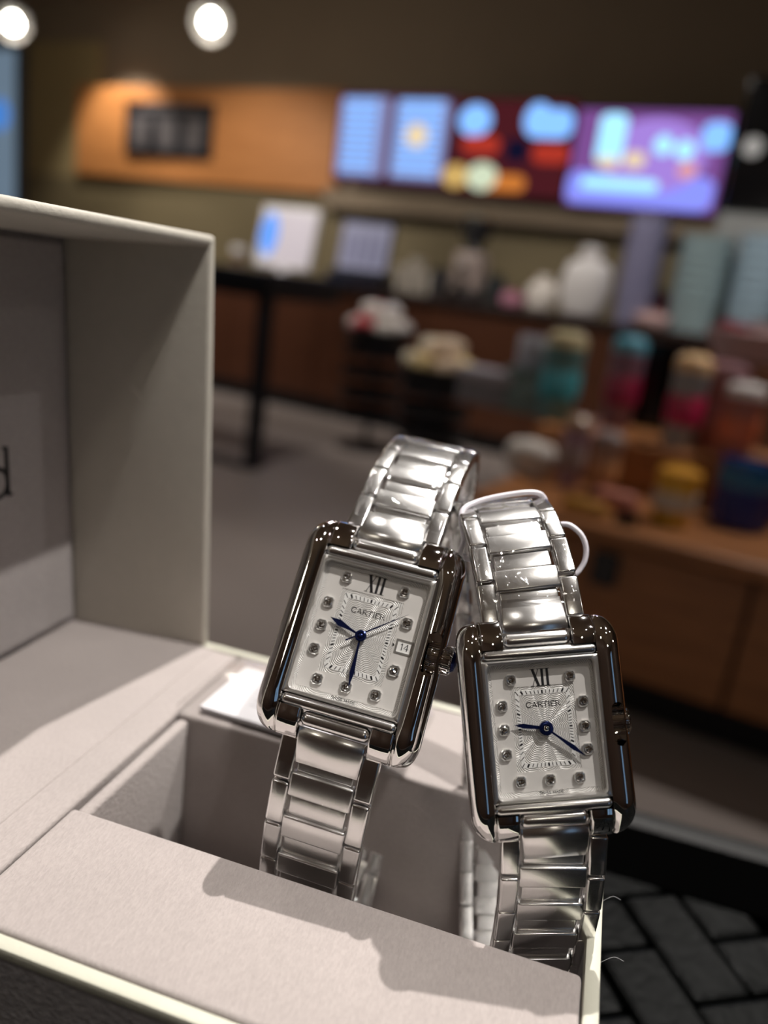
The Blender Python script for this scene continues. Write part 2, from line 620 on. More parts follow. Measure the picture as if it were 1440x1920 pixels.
def word(text, x0, x1, y0, h, boldness=1.0):
    adv = sum(GLYPH[c][0] for c in text)
    sx = (x1 - x0) / adv
    out, x = [], 0.0
    for c in text:
        a, st = GLYPH[c]
        for pts, wd in st:
            out.append(([(x0 + (x + px) * sx, y0 + py * h) for px, py in pts], wd * h * boldness))
        x += a
    return out


# ------------------------------------------------------------------ the room
def slab(name, a0, a1, b0, b1, z0, z1, mat, bevel=0.0, parent=None):
    """an axis-aligned block in room axes; local x = along the counter wall, y = depth"""
    ca, cb = (a0 + a1) / 2, (b0 + b1) / 2
    me = box_mesh(-(a1 - a0) / 2, (a1 - a0) / 2, -(b1 - b0) / 2, (b1 - b0) / 2, 0, z1 - z0, bevel, name=name)
    p = room(ca, cb, z0)
    if parent is None:
        return obj(name, me, mat, None, p, (0, 0, YAW))
    o = obj(name, me, mat, parent)
    inv = Matrix.LocRotScale(parent.location, parent.rotation_euler, parent.scale).inverted()
    o.matrix_local = inv @ Matrix.LocRotScale(p, Matrix.Rotation(YAW, 3, 'Z').to_euler(), None)
    return o


A0, A1, B0, B1 = -8.6, 3.2, -2.6, 5.6
struct(slab('floor', A0, A1, B0, B1, -0.08, 0.0, M['floor']))
struct(slab('ceiling', A0, A1, B0, B1, CEIL, CEIL + 0.08, M['ceiling']))
struct(slab('wall_back', A0, A1, B1, B1 + 0.1, 0, CEIL, M['wall_dark']))
struct(slab('wall_right', A1, A1 + 0.1, B0, B1 + 0.1, 0, CEIL, M['wall_wood']))
# left wall with a window by the far corner; the wall behind the camera is the glazed shop front
WL = slab('wall_left', A0 - 0.1, A0, B0, B1 + 0.1, 0, CEIL, M['wall_tan'])
struct(WL)
struct(slab('wall_front', A0, A1, B0 - 0.1, B0, 0, CEIL, M['wall_wood']))


def shop_window(n, loc, rz, width, panes):
    wi = empty('window_%d' % n, loc, rz)
    struct(wi)
    for i in range(panes + 1):
        x = -width / 2 + i * width / panes
        obj('mullion', box_mesh(x - 0.03, x + 0.03, -0.05, 0.0, 0, 1.7), M['window_frame'], wi)
    for i in range(panes):
        x = -width / 2 + i * width / panes
        obj('pane', box_mesh(x + 0.03, x + width / panes - 0.03, -0.03, -0.02, 0.0, 1.7), M['daylit'], wi)


shop_window(1, room(A1, -1.7, 0.75), YAW - math.pi / 2, 0.9, 2)
shop_window(3, room(A0, 0.4, 0.75), YAW + math.pi / 2, 2.4, 4)
# ochre wall section and bright frosted window at the far left of the counter wall
struct(slab('trim_4', -7.05, A1, B1 - 0.05, B1, 0.0, 1.5, M['wall_olive']))
struct(slab('trim_5', -7.05, -6.15, B1 - 0.05, B1, 1.5, 2.62, M['wall_tan']))
wn = empty('window_2', room(-7.75, B1 - 0.06, 1.0), YAW)
struct(wn)
obj('window_frame', box_mesh(-0.6, 0.6, -0.03, 0.05, 0.0, 1.6), M['window_frame'], wn)
for x0 in (-0.56, 0.02):
    obj('pane', box_mesh(x0, x0 + 0.54, -0.045, -0.03, 0.05, 1.55), M['frosted'], wn)
sg = obj('window_sign', lathe([(0.0, 0.0), (0.13, 0.0), (0.14, 0.01), (0.13, 0.02), (0.0, 0.02)], 24), coloured('blue_window_sign', (0.05, 0.2, 0.7), emit=(0.1, 0.35, 1.0), estr=0.6), None,
         room(*at_b(0, 215, B1 - 0.1)), (math.pi / 2, 0, YAW))
tag(sg, 'small round blue sign hanging in the pale window at the far left', 'sign')

# ceiling spotlights with their lamps
for i, (a, b, watt, ta, tb, ang, warm) in enumerate(SPOTS):
    root = empty('ceiling_spotlight', room(a, b, CEIL))
    tag(root, 'small black cylindrical spotlight on the dark ceiling', 'spotlight', 'ceiling spotlights')
    obj('canopy', lathe([(0.05, -0.012), (0.05, 0.0)], 20), M['black'], root)
    obj('stem', lathe([(0.008, -0.06), (0.008, -0.012)], 8), M['black'], root)
    d = (room(ta, tb, RIM if i < 6 else 0.8) - room(a, b, CEIL - 0.09)).normalized()
    q = d.to_track_quat('-Z', 'Y')
    can = obj('spot_can', lathe([(0.030, -0.085), (0.040, -0.09), (0.040, 0.035), (0.02, 0.045)], 20, cap=False), M['black'], root, (0, 0, -0.095))
    can.rotation_mode = 'QUATERNION'
    can.rotation_quaternion = q
    fc = obj('spot_lens', lathe([(0.0, -0.078), (0.031, -0.078)], 20), M['spotface'], can)
    ld = bpy.data.lights.new('spot_lamp', 'SPOT')
    ld.energy = watt * 5
    ld.color = (1.0, 0.955, 0.90)
    ld.spot_size = math.radians(ang * 2)
    ld.spot_blend = 0.6
    ld.shadow_soft_size = 0.014
    lo = bpy.data.objects.new('spot_lamp', ld)
    COL.objects.link(lo)
    lo.matrix_world = Matrix.Translation(room(a, b, CEIL - 0.095) + d * 0.095) @ q.to_matrix().to_4x4()

# pendant globe lamps above the counter
def pendant(a, b, z, label):
    root = empty('pendant_lamp', room(a, b, z))
    tag(root, label, 'lamp', 'clear glass globe pendants')
    obj('cable', lathe([(0.004, 0.10), (0.004, CEIL - z)], 8), M['black'], root)
    obj('socket', lathe([(0.018, 0.05), (0.022, 0.06), (0.022, 0.11), (0.006, 0.13)], 16), M['black'], root)
    obj('bulb', lathe([(0.0, -0.046)] + [(0.046 * math.sin(t), -0.046 * math.cos(t)) for t in [math.pi * k / 12 for k in range(1, 10)]] + [(0.014, 0.05)], 20), M['bulb'], root, smooth=True)
    pl_ = bpy.data.lights.new('pendant_light', 'POINT')
    pl_.energy = 9 if b > 2 else 3
    pl_.color = (1.0, 0.88, 0.72)
    pl_.shadow_soft_size = 0.05
    lo_ = bpy.data.objects.new('pendant_light', pl_)
    COL.objects.link(lo_)
    lo_.location = room(a, b, z - 0.06)
    R_ = 0.105
    obj('glass_globe', lathe([(R_ * math.sin(t), -R_ * math.cos(t)) for t in [math.pi * k / 20 for k in range(0, 18)]], 28, cap=False), M['globe'], root, smooth=True)
    return root


for k, (px, py, lab) in enumerate([(395, 42, 'clear glass globe pendant lamp glowing above the orange wood panel'),
                                   (24, 44, 'clear glass globe pendant lamp glowing in the upper left corner')]):
    a, b, z = at_b(px, py, 3.9)
    pendant(a, b, z, lab)

for k, (a, b) in enumerate([(-2.6, -1.3), (-0.9, -1.5), (0.9, -1.4), (-4.4, 0.6), (2.1, 0.9)]):  # unseen pendants, added for ambient light and reflections in the steel
    pendant(a, b, 2.15, 'added clear glass globe pendant lamp out of view, for ambient light and reflections')

# ------------------------------------------------------------------ the jewellery box (millimetres, origin at the rim below the lens)
BX0, BX1, BY0, BY1 = -92.0, 17.4, 78.8, 183.0
bxroot = empty('watch_box', (0, 0, RIM))
tag(bxroot, 'open cream-rimmed jewellery box with greige velvet padding under the two watches', 'box')


def bpart(name, x0, x1, y0, y1, z0, z1, mat, bevel=0.0, parent=None, seg=2):
    me = box_mesh(x0 * MM, x1 * MM, y0 * MM, y1 * MM, z0 * MM, z1 * MM, bevel * MM, seg, name)
    return obj(name, me, mat, parent or bxroot)


for nm, x0, x1, y0, y1 in (('front_wall', BX0, BX1, BY0 + 0.3, BY0 + 2.2), ('rear_wall', BX0, BX1, BY1 - 2.2, BY1 - 0.3),
                           ('right_wall', BX1 - 2.3, BX1 - 0.3, BY0, BY1), ('left_wall', BX0, BX0 + 2, BY0, BY1)):
    bpart(nm, x0, x1, y0, y1, -70, -1.2, M['box_out'])
bpart('bottom_panel', BX0, BX1, BY0, BY1, -70, -67, M['box_out'])
smooth_bevel(bpart('front_rim', BX0 + 0.0, BX1, BY0, BY0 + 2.5, -2.0, 0.1, M['rim'], 0.5))
smooth_bevel(bpart('rear_rim', BX0 + 0.0, BX1, BY1 - 2.5, BY1, -2.0, 0.1, M['rim'], 0.5))
smooth_bevel(bpart('right_rim', BX1 - 2.6, BX1, BY0 + 2.5, BY1 - 2.5, -2.0, 0.1, M['rim'], 0.5))
HX0, HX1, HY0, HY1 = -76.0, 14.4, 109.6, 147.5      # the well
FLOORZ = -38.5
smooth_bevel(bpart('front_pad', -78.8, 14.5, BY0 + 2.7, HY0, -42, 0.3, M['velvet'], 0.9, seg=3))
smooth_bevel(bpart('left_pad', -91.5, -79.6, BY0 + 2.7, BY1 - 2.6, -42, -0.2, M['velvet'], 0.8, seg=3))
smooth_bevel(bpart('rear_pad', -79.2, 14.5, HY1, BY1 - 2.7, -42, 0.0, M['velvet'], 0.9, seg=3))
smooth_bevel(bpart('well_lining', -78.7, HX0, HY0 + 0.2, HY1 - 0.2, -42, -0.9, M['velvet'], 1.0, seg=3))
bpart('well_floor', HX0, HX1, HY0, HY1, FLOORZ - 2, FLOORZ, M['velvet'])
# loose fibres on the right rim
for (y, dz, l) in ((128, 0.2, 3), (113.5, 0.3, 3.5)):
    p = [Vector((BX1 - 0.3, y, -0.2)) * MM, Vector((BX1 + l * 0.5, y + 1, dz + 0.6)) * MM, Vector((BX1 + l, y + 1.5, dz)) * MM]
    obj('fibre', tube_mesh(catmull(p, 4), 0.000016, 4), M['white'], bxroot)

# lid: hinged along the box's left side, leaning 3.4 degrees past upright
LID_H, LID_D, LT = 106.0, 41.5, 2.6
lid = obj('lid', box_mesh(-(LID_D + LT) * MM, -LID_D * MM, BY0 * MM, BY1 * MM, 0, LID_H * MM, 0.3 * MM, name='lid'), M['box_out'], bxroot, (-90.2 * MM, 0, 0), (0, math.radians(-3.4), 0))
def lpart(name, x0, x1, y0, y1, z0, z1, mat, bevel=0.0, seg=3):
    return smooth_bevel(bpart(name, x0, x1, y0, y1, z0, z1, mat, bevel, lid, seg))


lpart('lid_far_wall', -LID_D, 0, BY1 - LT, BY1, 0, LID_H, M['lid_paper'], 1.0)
lpart('lid_near_wall', -LID_D, 0, BY0, BY0 + LT, 0, LID_H, M['lid_paper'], 1.0)
lpart('lid_top_wall', -LID_D, 0, BY0 + 1.2, BY1 - 1.2, LID_H - LT, LID_H, M['lid_paper'], 1.0)
lpart('lid_hinge_flap', -LID_D, 3.0, BY0 + LT, BY1 - LT - 0.2, -1.6, 0.0, M['velvet'], 0.5)
lp = lpart('lid_lining', -LID_D, -LID_D + 1.2, BY0 + LT + 0.5, BY1 - LT - 1.0, 2.0, LID_H - LT - 1.5, M['lid_velvet'], 0.4)
# the last letter of the lettering printed inside the lid
dm = strokes_mesh([([(x * 11.0, y * 8.2) for x, y in pts], wd * 9) for pts, wd in GLYPH['d'][1]], 0, 0.05)
for vv in dm.vertices:
    vv.co *= MM
dl = obj('printed_letter', dm, M['ink'], lid)
dl.matrix_local = Matrix.Translation(Vector((-LID_D + 1.2, 149.4, 42.0)) * MM) @ Matrix(((0, 0, 1), (1, 0, 0), (0, 1, 0))).to_4x4()

# warranty card in its clear sleeve, lying on the rear pad
cardr = empty('card_in_sleeve', (-65 * MM, 160 * MM, RIM + 0.0006), 0.0)
tag(cardr, 'white printed card in a clear plastic sleeve on the velvet behind the left watch', 'card')
cardr.rotation_euler = (0, 0, math.radians(-2))
sm = smooth_bevel(obj('sleeve', box_mesh(-14 * MM, 40 * MM, -13.5 * MM, 15 * MM, -0.4 * MM, 2.0 * MM, 0.5 * MM), M['sleeve'], cardr))
obj('card', box_mesh(-9.5 * MM, 37 * MM, -10.5 * MM, 12 * MM, 0.2 * MM, 1.2 * MM, 0.1 * MM), M['card'], cardr)
for i, (x0, x1, y) in enumerate([(0, 22, 6), (0, 18, 3.6), (0, 25, 1.2), (0, 9, -2.0), (0, 12, -4.2)]):
    obj('print_line', box_mesh(x0 * MM, x1 * MM, (y - 0.45) * MM, (y + 0.45) * MM, 1.2 * MM, 1.24 * MM), M['greyink'], cardr)

# ------------------------------------------------------------------ the table under the box
TZ = RIM - 0.070
tb = empty('cafe_table', (0, 0, 0))
tag(tb, 'black tabletop with dark herringbone tiles and a rounded grey edge', 'table')
obj('table_top', box_mesh(-0.62, 0.62, -0.16, 0.262, TZ - 0.03, TZ - 0.0042, 0.002), M['table'], tb)
smooth_bevel(obj('table_edge', box_mesh(-0.63, 0.63, 0.258, 0.272, TZ - 0.030, TZ + 0.0015, 0.005, 4), M['table_edge'], tb))
obj('table_pedestal', lathe([(0.26, 0.0), (0.26, 0.012), (0.05, 0.03), (0.036, 0.06), (0.036, TZ - 0.05), (0.12, TZ - 0.03)], 28), M['black'], tb, (0.0, 0.05, 0))
obj('border_strip', box_mesh(-0.62, 0.62, 0.231, 0.2605, TZ - 0.006, TZ + 0.0006, 0.001), M['table'], tb)
# herringbone tiles (each 58 x 29 mm, recessed joints)
TW_ = 0.019
TL_ = 2 * TW_
tile_me = box_mesh(0, TL_ - 0.0008, 0, TW_ - 0.0008, 0, 0.004, 0.0017, 2)
ca, sa = math.cos(math.radians(30)), math.sin(math.radians(30))
rest = []
for i in range(-50, 50):
    for j in range(-50, 50):
        k = (i - j) % 4
        if k not in (0, 3):
            continue
        ox, oy = (i * TW_, j * TW_) if k == 0 else ((i + 1) * TW_, j * TW_)
        rz = 0.0 if k == 0 else math.pi / 2
        mx_, my_ = (ox + TL_ / 2, oy + TW_ / 2) if k == 0 else (ox - TW_ / 2, oy + TL_ / 2)
        mx_, my_ = 0.16 + ca * mx_ - sa * my_, 0.12 + sa * mx_ + ca * my_
        if not (-0.6 < mx_ < 0.6 and -0.14 < my_ < 0.243):
            continue
        if not (0.015 < mx_ < 0.20 and 0.08 < my_ < 0.243):
            rest.append((0.16 + ca * ox - sa * oy, 0.12 + sa * ox + ca * oy, rz + math.radians(30)))
            continue
        obj('tile', tile_me, M['tile'], tb, (0.16 + ca * ox - sa * oy, 0.12 + sa * ox + ca * oy, TZ - 0.0042 + random.uniform(-0.0002, 0.0002)),
            (random.uniform(-.006, .006), random.uniform(-.006, .006), rz + math.radians(30)))

# the tiles out of the photograph's view, joined
tv = [v.co.copy() for v in tile_me.vertices]
tf = [list(p.vertices) for p in tile_me.polygons]
av, af = [], []
for (x, y, rz) in rest:
    base = len(av)
    mt_ = Matrix.Translation((x, y, TZ - 0.0042)) @ Matrix.Rotation(rz, 4, 'Z')
    av += [mt_ @ c for c in tv]
    af += [[base + q for q in p] for p in tf]
tf_o = obj('tile_field', mesh('tile_field', av, af), M['tile'], tb)
tf_o['kind'] = 'stuff'

# ------------------------------------------------------------------ the two wristwatches
def quad_ring(hx, hy, ix, iy, z0, z1):
    v, f = [], []
    for (x, y) in ((hx, hy), (ix, iy)):
        for z in (z0, z1):
            v += [(-x, -y, z), (x, -y, z), (x, y, z), (-x, y, z)]
    for k in range(4):
        l = (k + 1) % 4
        f += [(4 + k, 4 + l, 12 + l, 12 + k), (k, 8 + k, 8 + l, l), (k, l, 4 + l, 4 + k), (8 + k, 12 + k, 12 + l, 8 + l)]
    return v, f


def scaled(me, s=MM):
    for v in me.vertices:
        v.co *= s
    return me


def rail_mesh(sign):
    """one side rail of the case: domed, rounded at its outer corners, dropping at its ends"""
    L_ = 19.5
    NV, NU = 64, 16
    v, f = [], []
    us = []
    for i in range(NV + 1):
        t = -1 + 2 * i / NV
        vv = L_ * math.sin(t * math.pi / 2) if False else L_ * (t * 0.55 + 0.45 * math.sin(t * math.pi / 2))
        a = abs(vv)
        rc = 4.6
        if a > L_ - rc:
            q = min(1.0, (a - (L_ - rc)) / rc)
            wo = 14.95 - 3.0 * (1 - math.sqrt(max(0.0, 1 - q * q)))
        else:
            wo = 14.95
        drop = 0.0
        if a > 12.5:
            drop = 3.0 * ((a - 12.5) / (L_ - 12.5)) ** 2.2
        row = []
        for k in range(NU + 1):
            s = k / NU
            uu = 10.48 + (wo - 10.48) * (1 - (1 - s) ** 1.35)
            x = (uu - 10.48) / (wo - 10.48)
            dome = 0.85 * math.sin(min(1, x / 0.42) * math.pi / 2) if x < 0.42 else 0.85 - 3.1 * (1 - math.sqrt(max(0, 1 - ((x - 0.42) / 0.58) ** 2)))
            row.append((uu, vv, dome - 0.15 - drop))
        # outer wall going down and in under the case
        uo = row[-1][0]
        row.append((uo - 0.05, vv, row[-1][2] - 1.2))
        row.append((uo - 0.7, vv * 0.99, -7.4))
        row.append((10.48, vv * 0.97, -7.6))
        for p in row:
            v.append((p[0] * sign, p[1], p[2]))
    W_ = NU + 4
    for i in range(NV):
        for k in range(W_ - 1):
            f.append((i * W_ + k, i * W_ + k + 1, (i + 1) * W_ + k + 1, (i + 1) * W_ + k))
        f.append((i * W_ + W_ - 1, i * W_, (i + 1) * W_, (i + 1) * W_ + W_ - 1))
    f.append(list(range(W_)))
    f.append([NV * W_ + k for k in range(W_)])
    return fix_normals(scaled(mesh('side_rail', v, f)))


def crown_mesh(r, u0, u1, teeth=36):
    v, f = [], []
    prof = [(0.0, u0), (r * 0.96, u0), (r, u0 + 0.2), (r, u1 - 0.5), (r * 0.85, u1 - 0.1), (r * 0.5, u1), (0.0, u1)]
    n = len(prof)
    seg = teeth * 4
    for i in range(seg):
        a = 2 * math.pi * i / seg
        kn = 1.0 if (i % 4) < 2 else 0.93
        for j, (rr, u) in enumerate(prof):
            k = kn if 1 <= j <= 4 else 1.0
            v.append((u, rr * k * math.cos(a), rr * k * math.sin(a)))
    for i in range(seg):
        j = (i + 1) % seg
        for k in range(n - 1):
            f.append((i * n + k, j * n + k, j * n + k + 1, i * n + k + 1))
    me = scaled(mesh('crown', v, f))
    bm = bmesh.new()
    bm.from_mesh(me)
    bmesh.ops.remove_doubles(bm, verts=bm.verts, dist=1e-8)
    bmesh.ops.recalc_face_normals(bm, faces=bm.faces)
    bm.to_mesh(me)
    bm.free()
    return me


def gem_setting_mesh():
    h = 1.02
    c = 0.42
    poly = [(h, -h + c), (h, h - c), (h - c, h), (-h + c, h), (-h, h - c), (-h, -h + c), (-h + c, -h), (h - c, -h)]
    v, f = [], []
    for s, z in ((1.0, 0.0), (0.97, 0.38), (0.84, 0.52), (0.76, 0.44)):
        v += [(x * s, y * s, z) for x, y in poly]
    for r in range(3):
        for k in range(8):
            l = (k + 1) % 8
            f.append((r * 8 + k, r * 8 + l, r * 8 + 8 + l, r * 8 + 8 + k))
    f.append([24 + k for k in range(8)])
    return fix_normals(scaled(mesh('setting', v, f)))


def gem_mesh():
    v, f = [], []
    rings = [(0.76, 0.42, 0), (0.62, 0.60, 0.5), (0.34, 0.72, 0)]
    for r, z, off in rings:
        for k in range(8):
            a = 2 * math.pi * (k + off) / 8
            v.append((r * math.cos(a), r * math.sin(a), z + (0.07 if k % 2 else -0.02)))
    v.append((0, 0, 0.66))
    for r in range(2):
        for k in range(8):
            l = (k + 1) % 8
            a, b, c, d = r * 8 + k, r * 8 + l, r * 8 + 8 + l, r * 8 + 8 + k
            f += [(a, b, d), (b, c, d)]
    for k in range(8):
        f.append((16 + k, 16 + (k + 1) % 8, 24))
    return fix_normals(scaled(mesh('gem', v, f)))


def sword_hand(p0, tip, wmax, wbase, at=0.72, z=0.0, th=0.12):
    p0, tip = Vector(p0), Vector(tip)
    d = tip - p0
    n = Vector((-d.y, d.x)).normalized()
    pr = [(0.0, wbase), (at * 0.5, wbase * 0.8 + wmax * 0.2), (at, wmax), (1.0, 0.02)]
    poly = [p0 + d * t + n * (w_ / 2) for t, w_ in pr] + [p0 + d * t - n * (w_ / 2) for t, w_ in reversed(pr)]
    return scaled(prism_mesh([(p.x, p.y) for p in poly], z, z + th))


GEMSET, GEM = gem_setting_mesh(), gem_mesh()
GEMSET.materials.append(M['setting'])
GEM.materials.append(M['diamond'])
SIDE_ME = box_mesh(-1.55 * MM, 1.55 * MM, -3.82 * MM, 3.82 * MM, -1.3 * MM, 1.1 * MM, 0.48 * MM, 4)
CEN_ME = box_mesh(-5.55 * MM, 5.55 * MM, -2.15 * MM, 2.15 * MM, -1.2 * MM, 1.15 * MM, 0.42 * MM, 3)
REC_ME = box_mesh(-5.0 * MM, 5.0 * MM, -1.78 * MM, 1.78 * MM, -1.3 * MM, 0.62 * MM, 0.35 * MM, 3)
for me_, mt in ((SIDE_ME, 'sidelink'), (CEN_ME, 'link'), (REC_ME, 'link')):
    me_.materials.append(M[mt])
    for p in me_.polygons:
        p.use_smooth = True


class Loop:
    """bracelet loop in the watch's own v (12 o'clock) / n (towards the viewer) plane, with a sideways drift u"""
    def __init__(self, pts):
        self.p = catmull([Vector(q) for q in pts], 16)
        self.s = [0.0]
        for a, b in zip(self.p, self.p[1:]):
            self.s.append(self.s[-1] + (b - a).length)
        self.L = self.s[-1]

    def at(self, s):
        s = min(max(s, 0.0), self.L - 1e-4)
        import bisect
        i = bisect.bisect_right(self.s, s) - 1
        t = (s - self.s[i]) / (self.s[i + 1] - self.s[i])
        return self.p[i].lerp(self.p[i + 1], t)

    def frame(self, s):
        p = self.at(s)
        t = (self.at(s + 1.2) - self.at(s - 1.2)).normalized()
        x = Vector((1, 0, 0))
        x = (x - t * x.dot(t)).normalized()
        n = x.cross(t).normalized()
        return p, x, t, n


def watch(name, label, pose, loc, scale, loop_pts, ladies, u_cfg):
    root = empty(name)
    tag(root, label, 'wristwatch', 'wristwatches standing in the box')
    Mx = Matrix.Translation(Vector(loc) * MM + Vector((0, 0, CAMZ))) @ Matrix(pose).to_4x4() @ Matrix.Scale(scale, 4)
    root.matrix_world = Mx
    P = lambda nm, me, mt, par=root, sm=None: (smooth_bevel(obj(nm, me, M[mt] if mt else None, par), sm) if sm else obj(nm, me, M[mt] if mt else None, par))
    B = lambda *a, bv=0.0, sg=3: box_mesh(*[x * MM for x in a], bv * MM, sg)

    # case middle
    P('case_middle', B(-10.46, 10.46, -14.6, 14.6, -7.0, -1.75, bv=0.3), 'polished', sm=40)
    P('case_back', B(-11.5, 11.5, -14.0, 14.0, -8.2, -7.0, bv=0.5), 'polished', sm=40)
    # side rails, the right one pierced by the crown's slot
    P('side_rail', rail_mesh(-1), 'polished', sm=60)
    rr = P('side_rail', rail_mesh(1), 'polished', sm=60)
    cut = obj('cutter', scaled(prism_mesh([(12.9 + 1.15 * math.cos(t) , (2.7 if math.sin(t) > 0 else -2.7) + 1.15 * math.sin(t)) for t in [2 * math.pi * (k + 0.5) / 24 for k in range(24)]], -5.5, 4)), M['polished'], root)
    bo = rr.modifiers.new('slot', 'BOOLEAN')
    bo.object = cut
    bo.operation = 'DIFFERENCE'
    bo.solver = 'EXACT'
    bpy.context.view_layer.update()
    dg = bpy.context.evaluated_depsgraph_get()
    nm = bpy.data.meshes.new_from_object(rr.evaluated_get(dg))
    rr.modifiers.clear()
    rr.data = nm
    bpy.data.objects.remove(cut)
    smooth_bevel(rr, 50)
    # slot lip
    lip = [(12.9 + 1.2 * math.cos(t), (2.3 if math.sin(t) > 0 else -2.3) + 1.2 * math.sin(t), 0.0) for t in [2 * math.pi * (k + 0.5) / 32 for k in range(32)]]
    cr = P('crown', crown_mesh(2.55, 11.9, 16.5 if not ladies else 15.6), 'polished', sm=30)
    cr.location = (0, 0, -3.3 * MM)
    if not ladies:
        P('crown_cap', scaled(lathe([(0.0, 0.0), (1.9, 0.0), (1.6, 0.5), (0.7, 0.8), (0.0, 0.8)], 24)), 'blued', cr, 30).matrix_local = Matrix.Translation((16.45 * MM, 0, 0)) @ Matrix.Rotation(math.pi / 2, 4, 'Y')
    # bezel frame around the crystal
    v, f = [], []
    rings = [(10.46, 12.56, -1.8), (10.46, 12.56, -0.25), (10.22, 12.32, 0.0), (9.85, 11.95, -0.05), (9.66, 11.76, -0.6), (9.66, 11.76, -1.6)]
    def rrect(hx, hy, r, z):
        out = []
        for cx, cy, a0 in ((1, 1, 0), (-1, 1, 90), (-1, -1, 180), (1, -1, 270)):
            for k in range(5):
                a = math.radians(a0 + 90 * k / 4)
                out.append((cx * (hx - r) + r * math.cos(a), cy * (hy - r) + r * math.sin(a), z))
        return out
    for i, (hx, hy, z) in enumerate(rings):
        v += rrect(hx, hy, 0.15 if i < 2 else (0.4 if i < 3 else 0.9), z)
    for i in range(len(rings) - 1):
        for k in range(20):
            l = (k + 1) % 20
            f.append((i * 20 + k, i * 20 + l, i * 20 + 20 + l, i * 20 + 20 + k))
    P('bezel', fix_normals(scaled(mesh('bezel', v, f))), 'bezel', sm=35)
    P('crystal', B(-9.97, 9.97, -12.07, 12.07, -0.55, -0.12, bv=0.1), 'crystal')
    # satin cross bars above and below the crystal, lugs and recessed bars
    for s in (1, -1):
        def bar(v0, v1, hu, n0, n1, nm_, mt):
            me = B(-hu, hu, min(v0 * s, v1 * s), max(v0 * s, v1 * s), n0, n1, bv=min(abs(v1 - v0) * 0.48, 1.2), sg=7)
            return P(nm_, me, mt, sm=50)
        bar(12.58, 14.62, 10.46, -4.0, 0.12, 'cross_bar', 'bar')
        bar(14.64, 17.25, 6.25, -4.4, -0.75, 'recessed_bar', 'bar')
        for q in (1, -1):
            # lug: rounded block that bends down at its end
            v, f = [], []
            NS = 12
            for i in range(NS + 1):
                t = i / NS
                vv = 14.64 + 5.05 * t
                top = 0.0 - 0.35 * t - 3.4 * max(0, t - 0.15) ** 2.2
                u0, u1 = 6.3, 10.44
                r = 0.45
                prof = [(u0, -5.5 - t), (u0, top - r), (u0 + r * 0.3, top - r * 0.3), (u0 + r, top), (u1 - r, top), (u1 - r * 0.3, top - r * 0.3), (u1, top - r), (u1, -5.5 - t)]
                for (u, n_) in prof:
                    v.append((u * q, vv * s, n_))
            for i in range(NS):
                for k in range(8):
                    l = (k + 1) % 8
                    f.append((i * 8 + k, i * 8 + l, i * 8 + 8 + l, i * 8 + 8 + k))
            f.append(list(range(8)))
            f.append([NS * 8 + k for k in range(8)])
            P('lug', fix_normals(scaled(mesh('lug', v, f))), 'polished', sm=45)

    # dial
    dz = -1.62
    dial = P('dial', B(-9.85, 9.85, -11.95, 11.95, dz - 0.12, dz), 'guilloche')
    v, f = quad_ring(9.05, 10.95, 5.8, 7.55, dz, dz + 0.07)
    obj('chapter_plate', scaled(mesh('chapter_plate', v, f)), M['satin_dial'], dial)
    v, f = quad_ring(5.0, 6.86, 4.28, 6.05, dz, dz + 0.05)
    obj('minute_ring', scaled(mesh('minute_ring', v, f)), M['silver_white'], dial)
    st = []
    for i in range(60):
        a = math.radians(6 * i)
        d = Vector((math.sin(a), math.cos(a)))
        k1 = min(4.38 / max(abs(d.x), 1e-6), 6.15 / max(abs(d.y), 1e-6))
        k2 = min(4.92 / max(abs(d.x), 1e-6), 6.76 / max(abs(d.y), 1e-6))
        st.append(([tuple(d * k1), tuple(d * k2)], 0.32 if i % 5 == 0 else 0.14))
    obj('minute_marks', scaled(strokes_mesh(st, dz + 0.045, dz + 0.065)), M['ink'], dial)
    obj('dial_lettering', scaled(strokes_mesh(word('CARTIER', -3.15, 3.15, 3.75, 0.95, 1.35), dz, dz + 0.03)), M['ink'], dial)
    obj('dial_lettering', scaled(strokes_mesh(word('SWISS MADE', -2.2, 2.2, -11.6, 0.46, 1.5), dz, dz + 0.03)), M['ink'], dial)
    # XII
    t0, b0 = (11.1, 7.95) if not ladies else (10.6, 7.5)
    tk, tn, sf = 0.50, 0.11, 0.09
    X = [([(-1.45, t0), (-0.45, b0)], tk), ([(-0.35, t0), (-1.55, b0)], tn),
         ([(0.30, t0), (0.30, b0)], tk * 0.92), ([(1.25, t0), (1.25, b0)], tk * 0.92),
         ([(-1.95, t0 - 0.04), (-0.95, t0 - 0.04)], sf), ([(-0.65, t0 - 0.04), (-0.05, t0 - 0.04)], sf),
         ([(-1.85, b0 + 0.04), (-1.25, b0 + 0.04)], sf), ([(-0.9, b0 + 0.04), (0.0, b0 + 0.04)], sf),
         ([(-0.1, t0 - 0.04), (1.75, t0 - 0.04)], sf), ([(-0.1, b0 + 0.04), (1.75, b0 + 0.04)], sf)]
    obj('numeral', scaled(strokes_mesh(X, dz + 0.06, dz + 0.10)), M['ink'], dial)
    gems = [(-5.5, 9.5 if not ladies else 8.95), (5.3, 9.45 if not ladies else 8.95), (-7.5, 4.4), (-7.5, 0.15), (-7.5, -4.2), (-5.4, -9.1), (-0.1, -9.1), (5.25, -9.1), (7.25, -4.25), (7.25, 4.25)]
    if ladies:
        gems.append((7.2, -0.15))
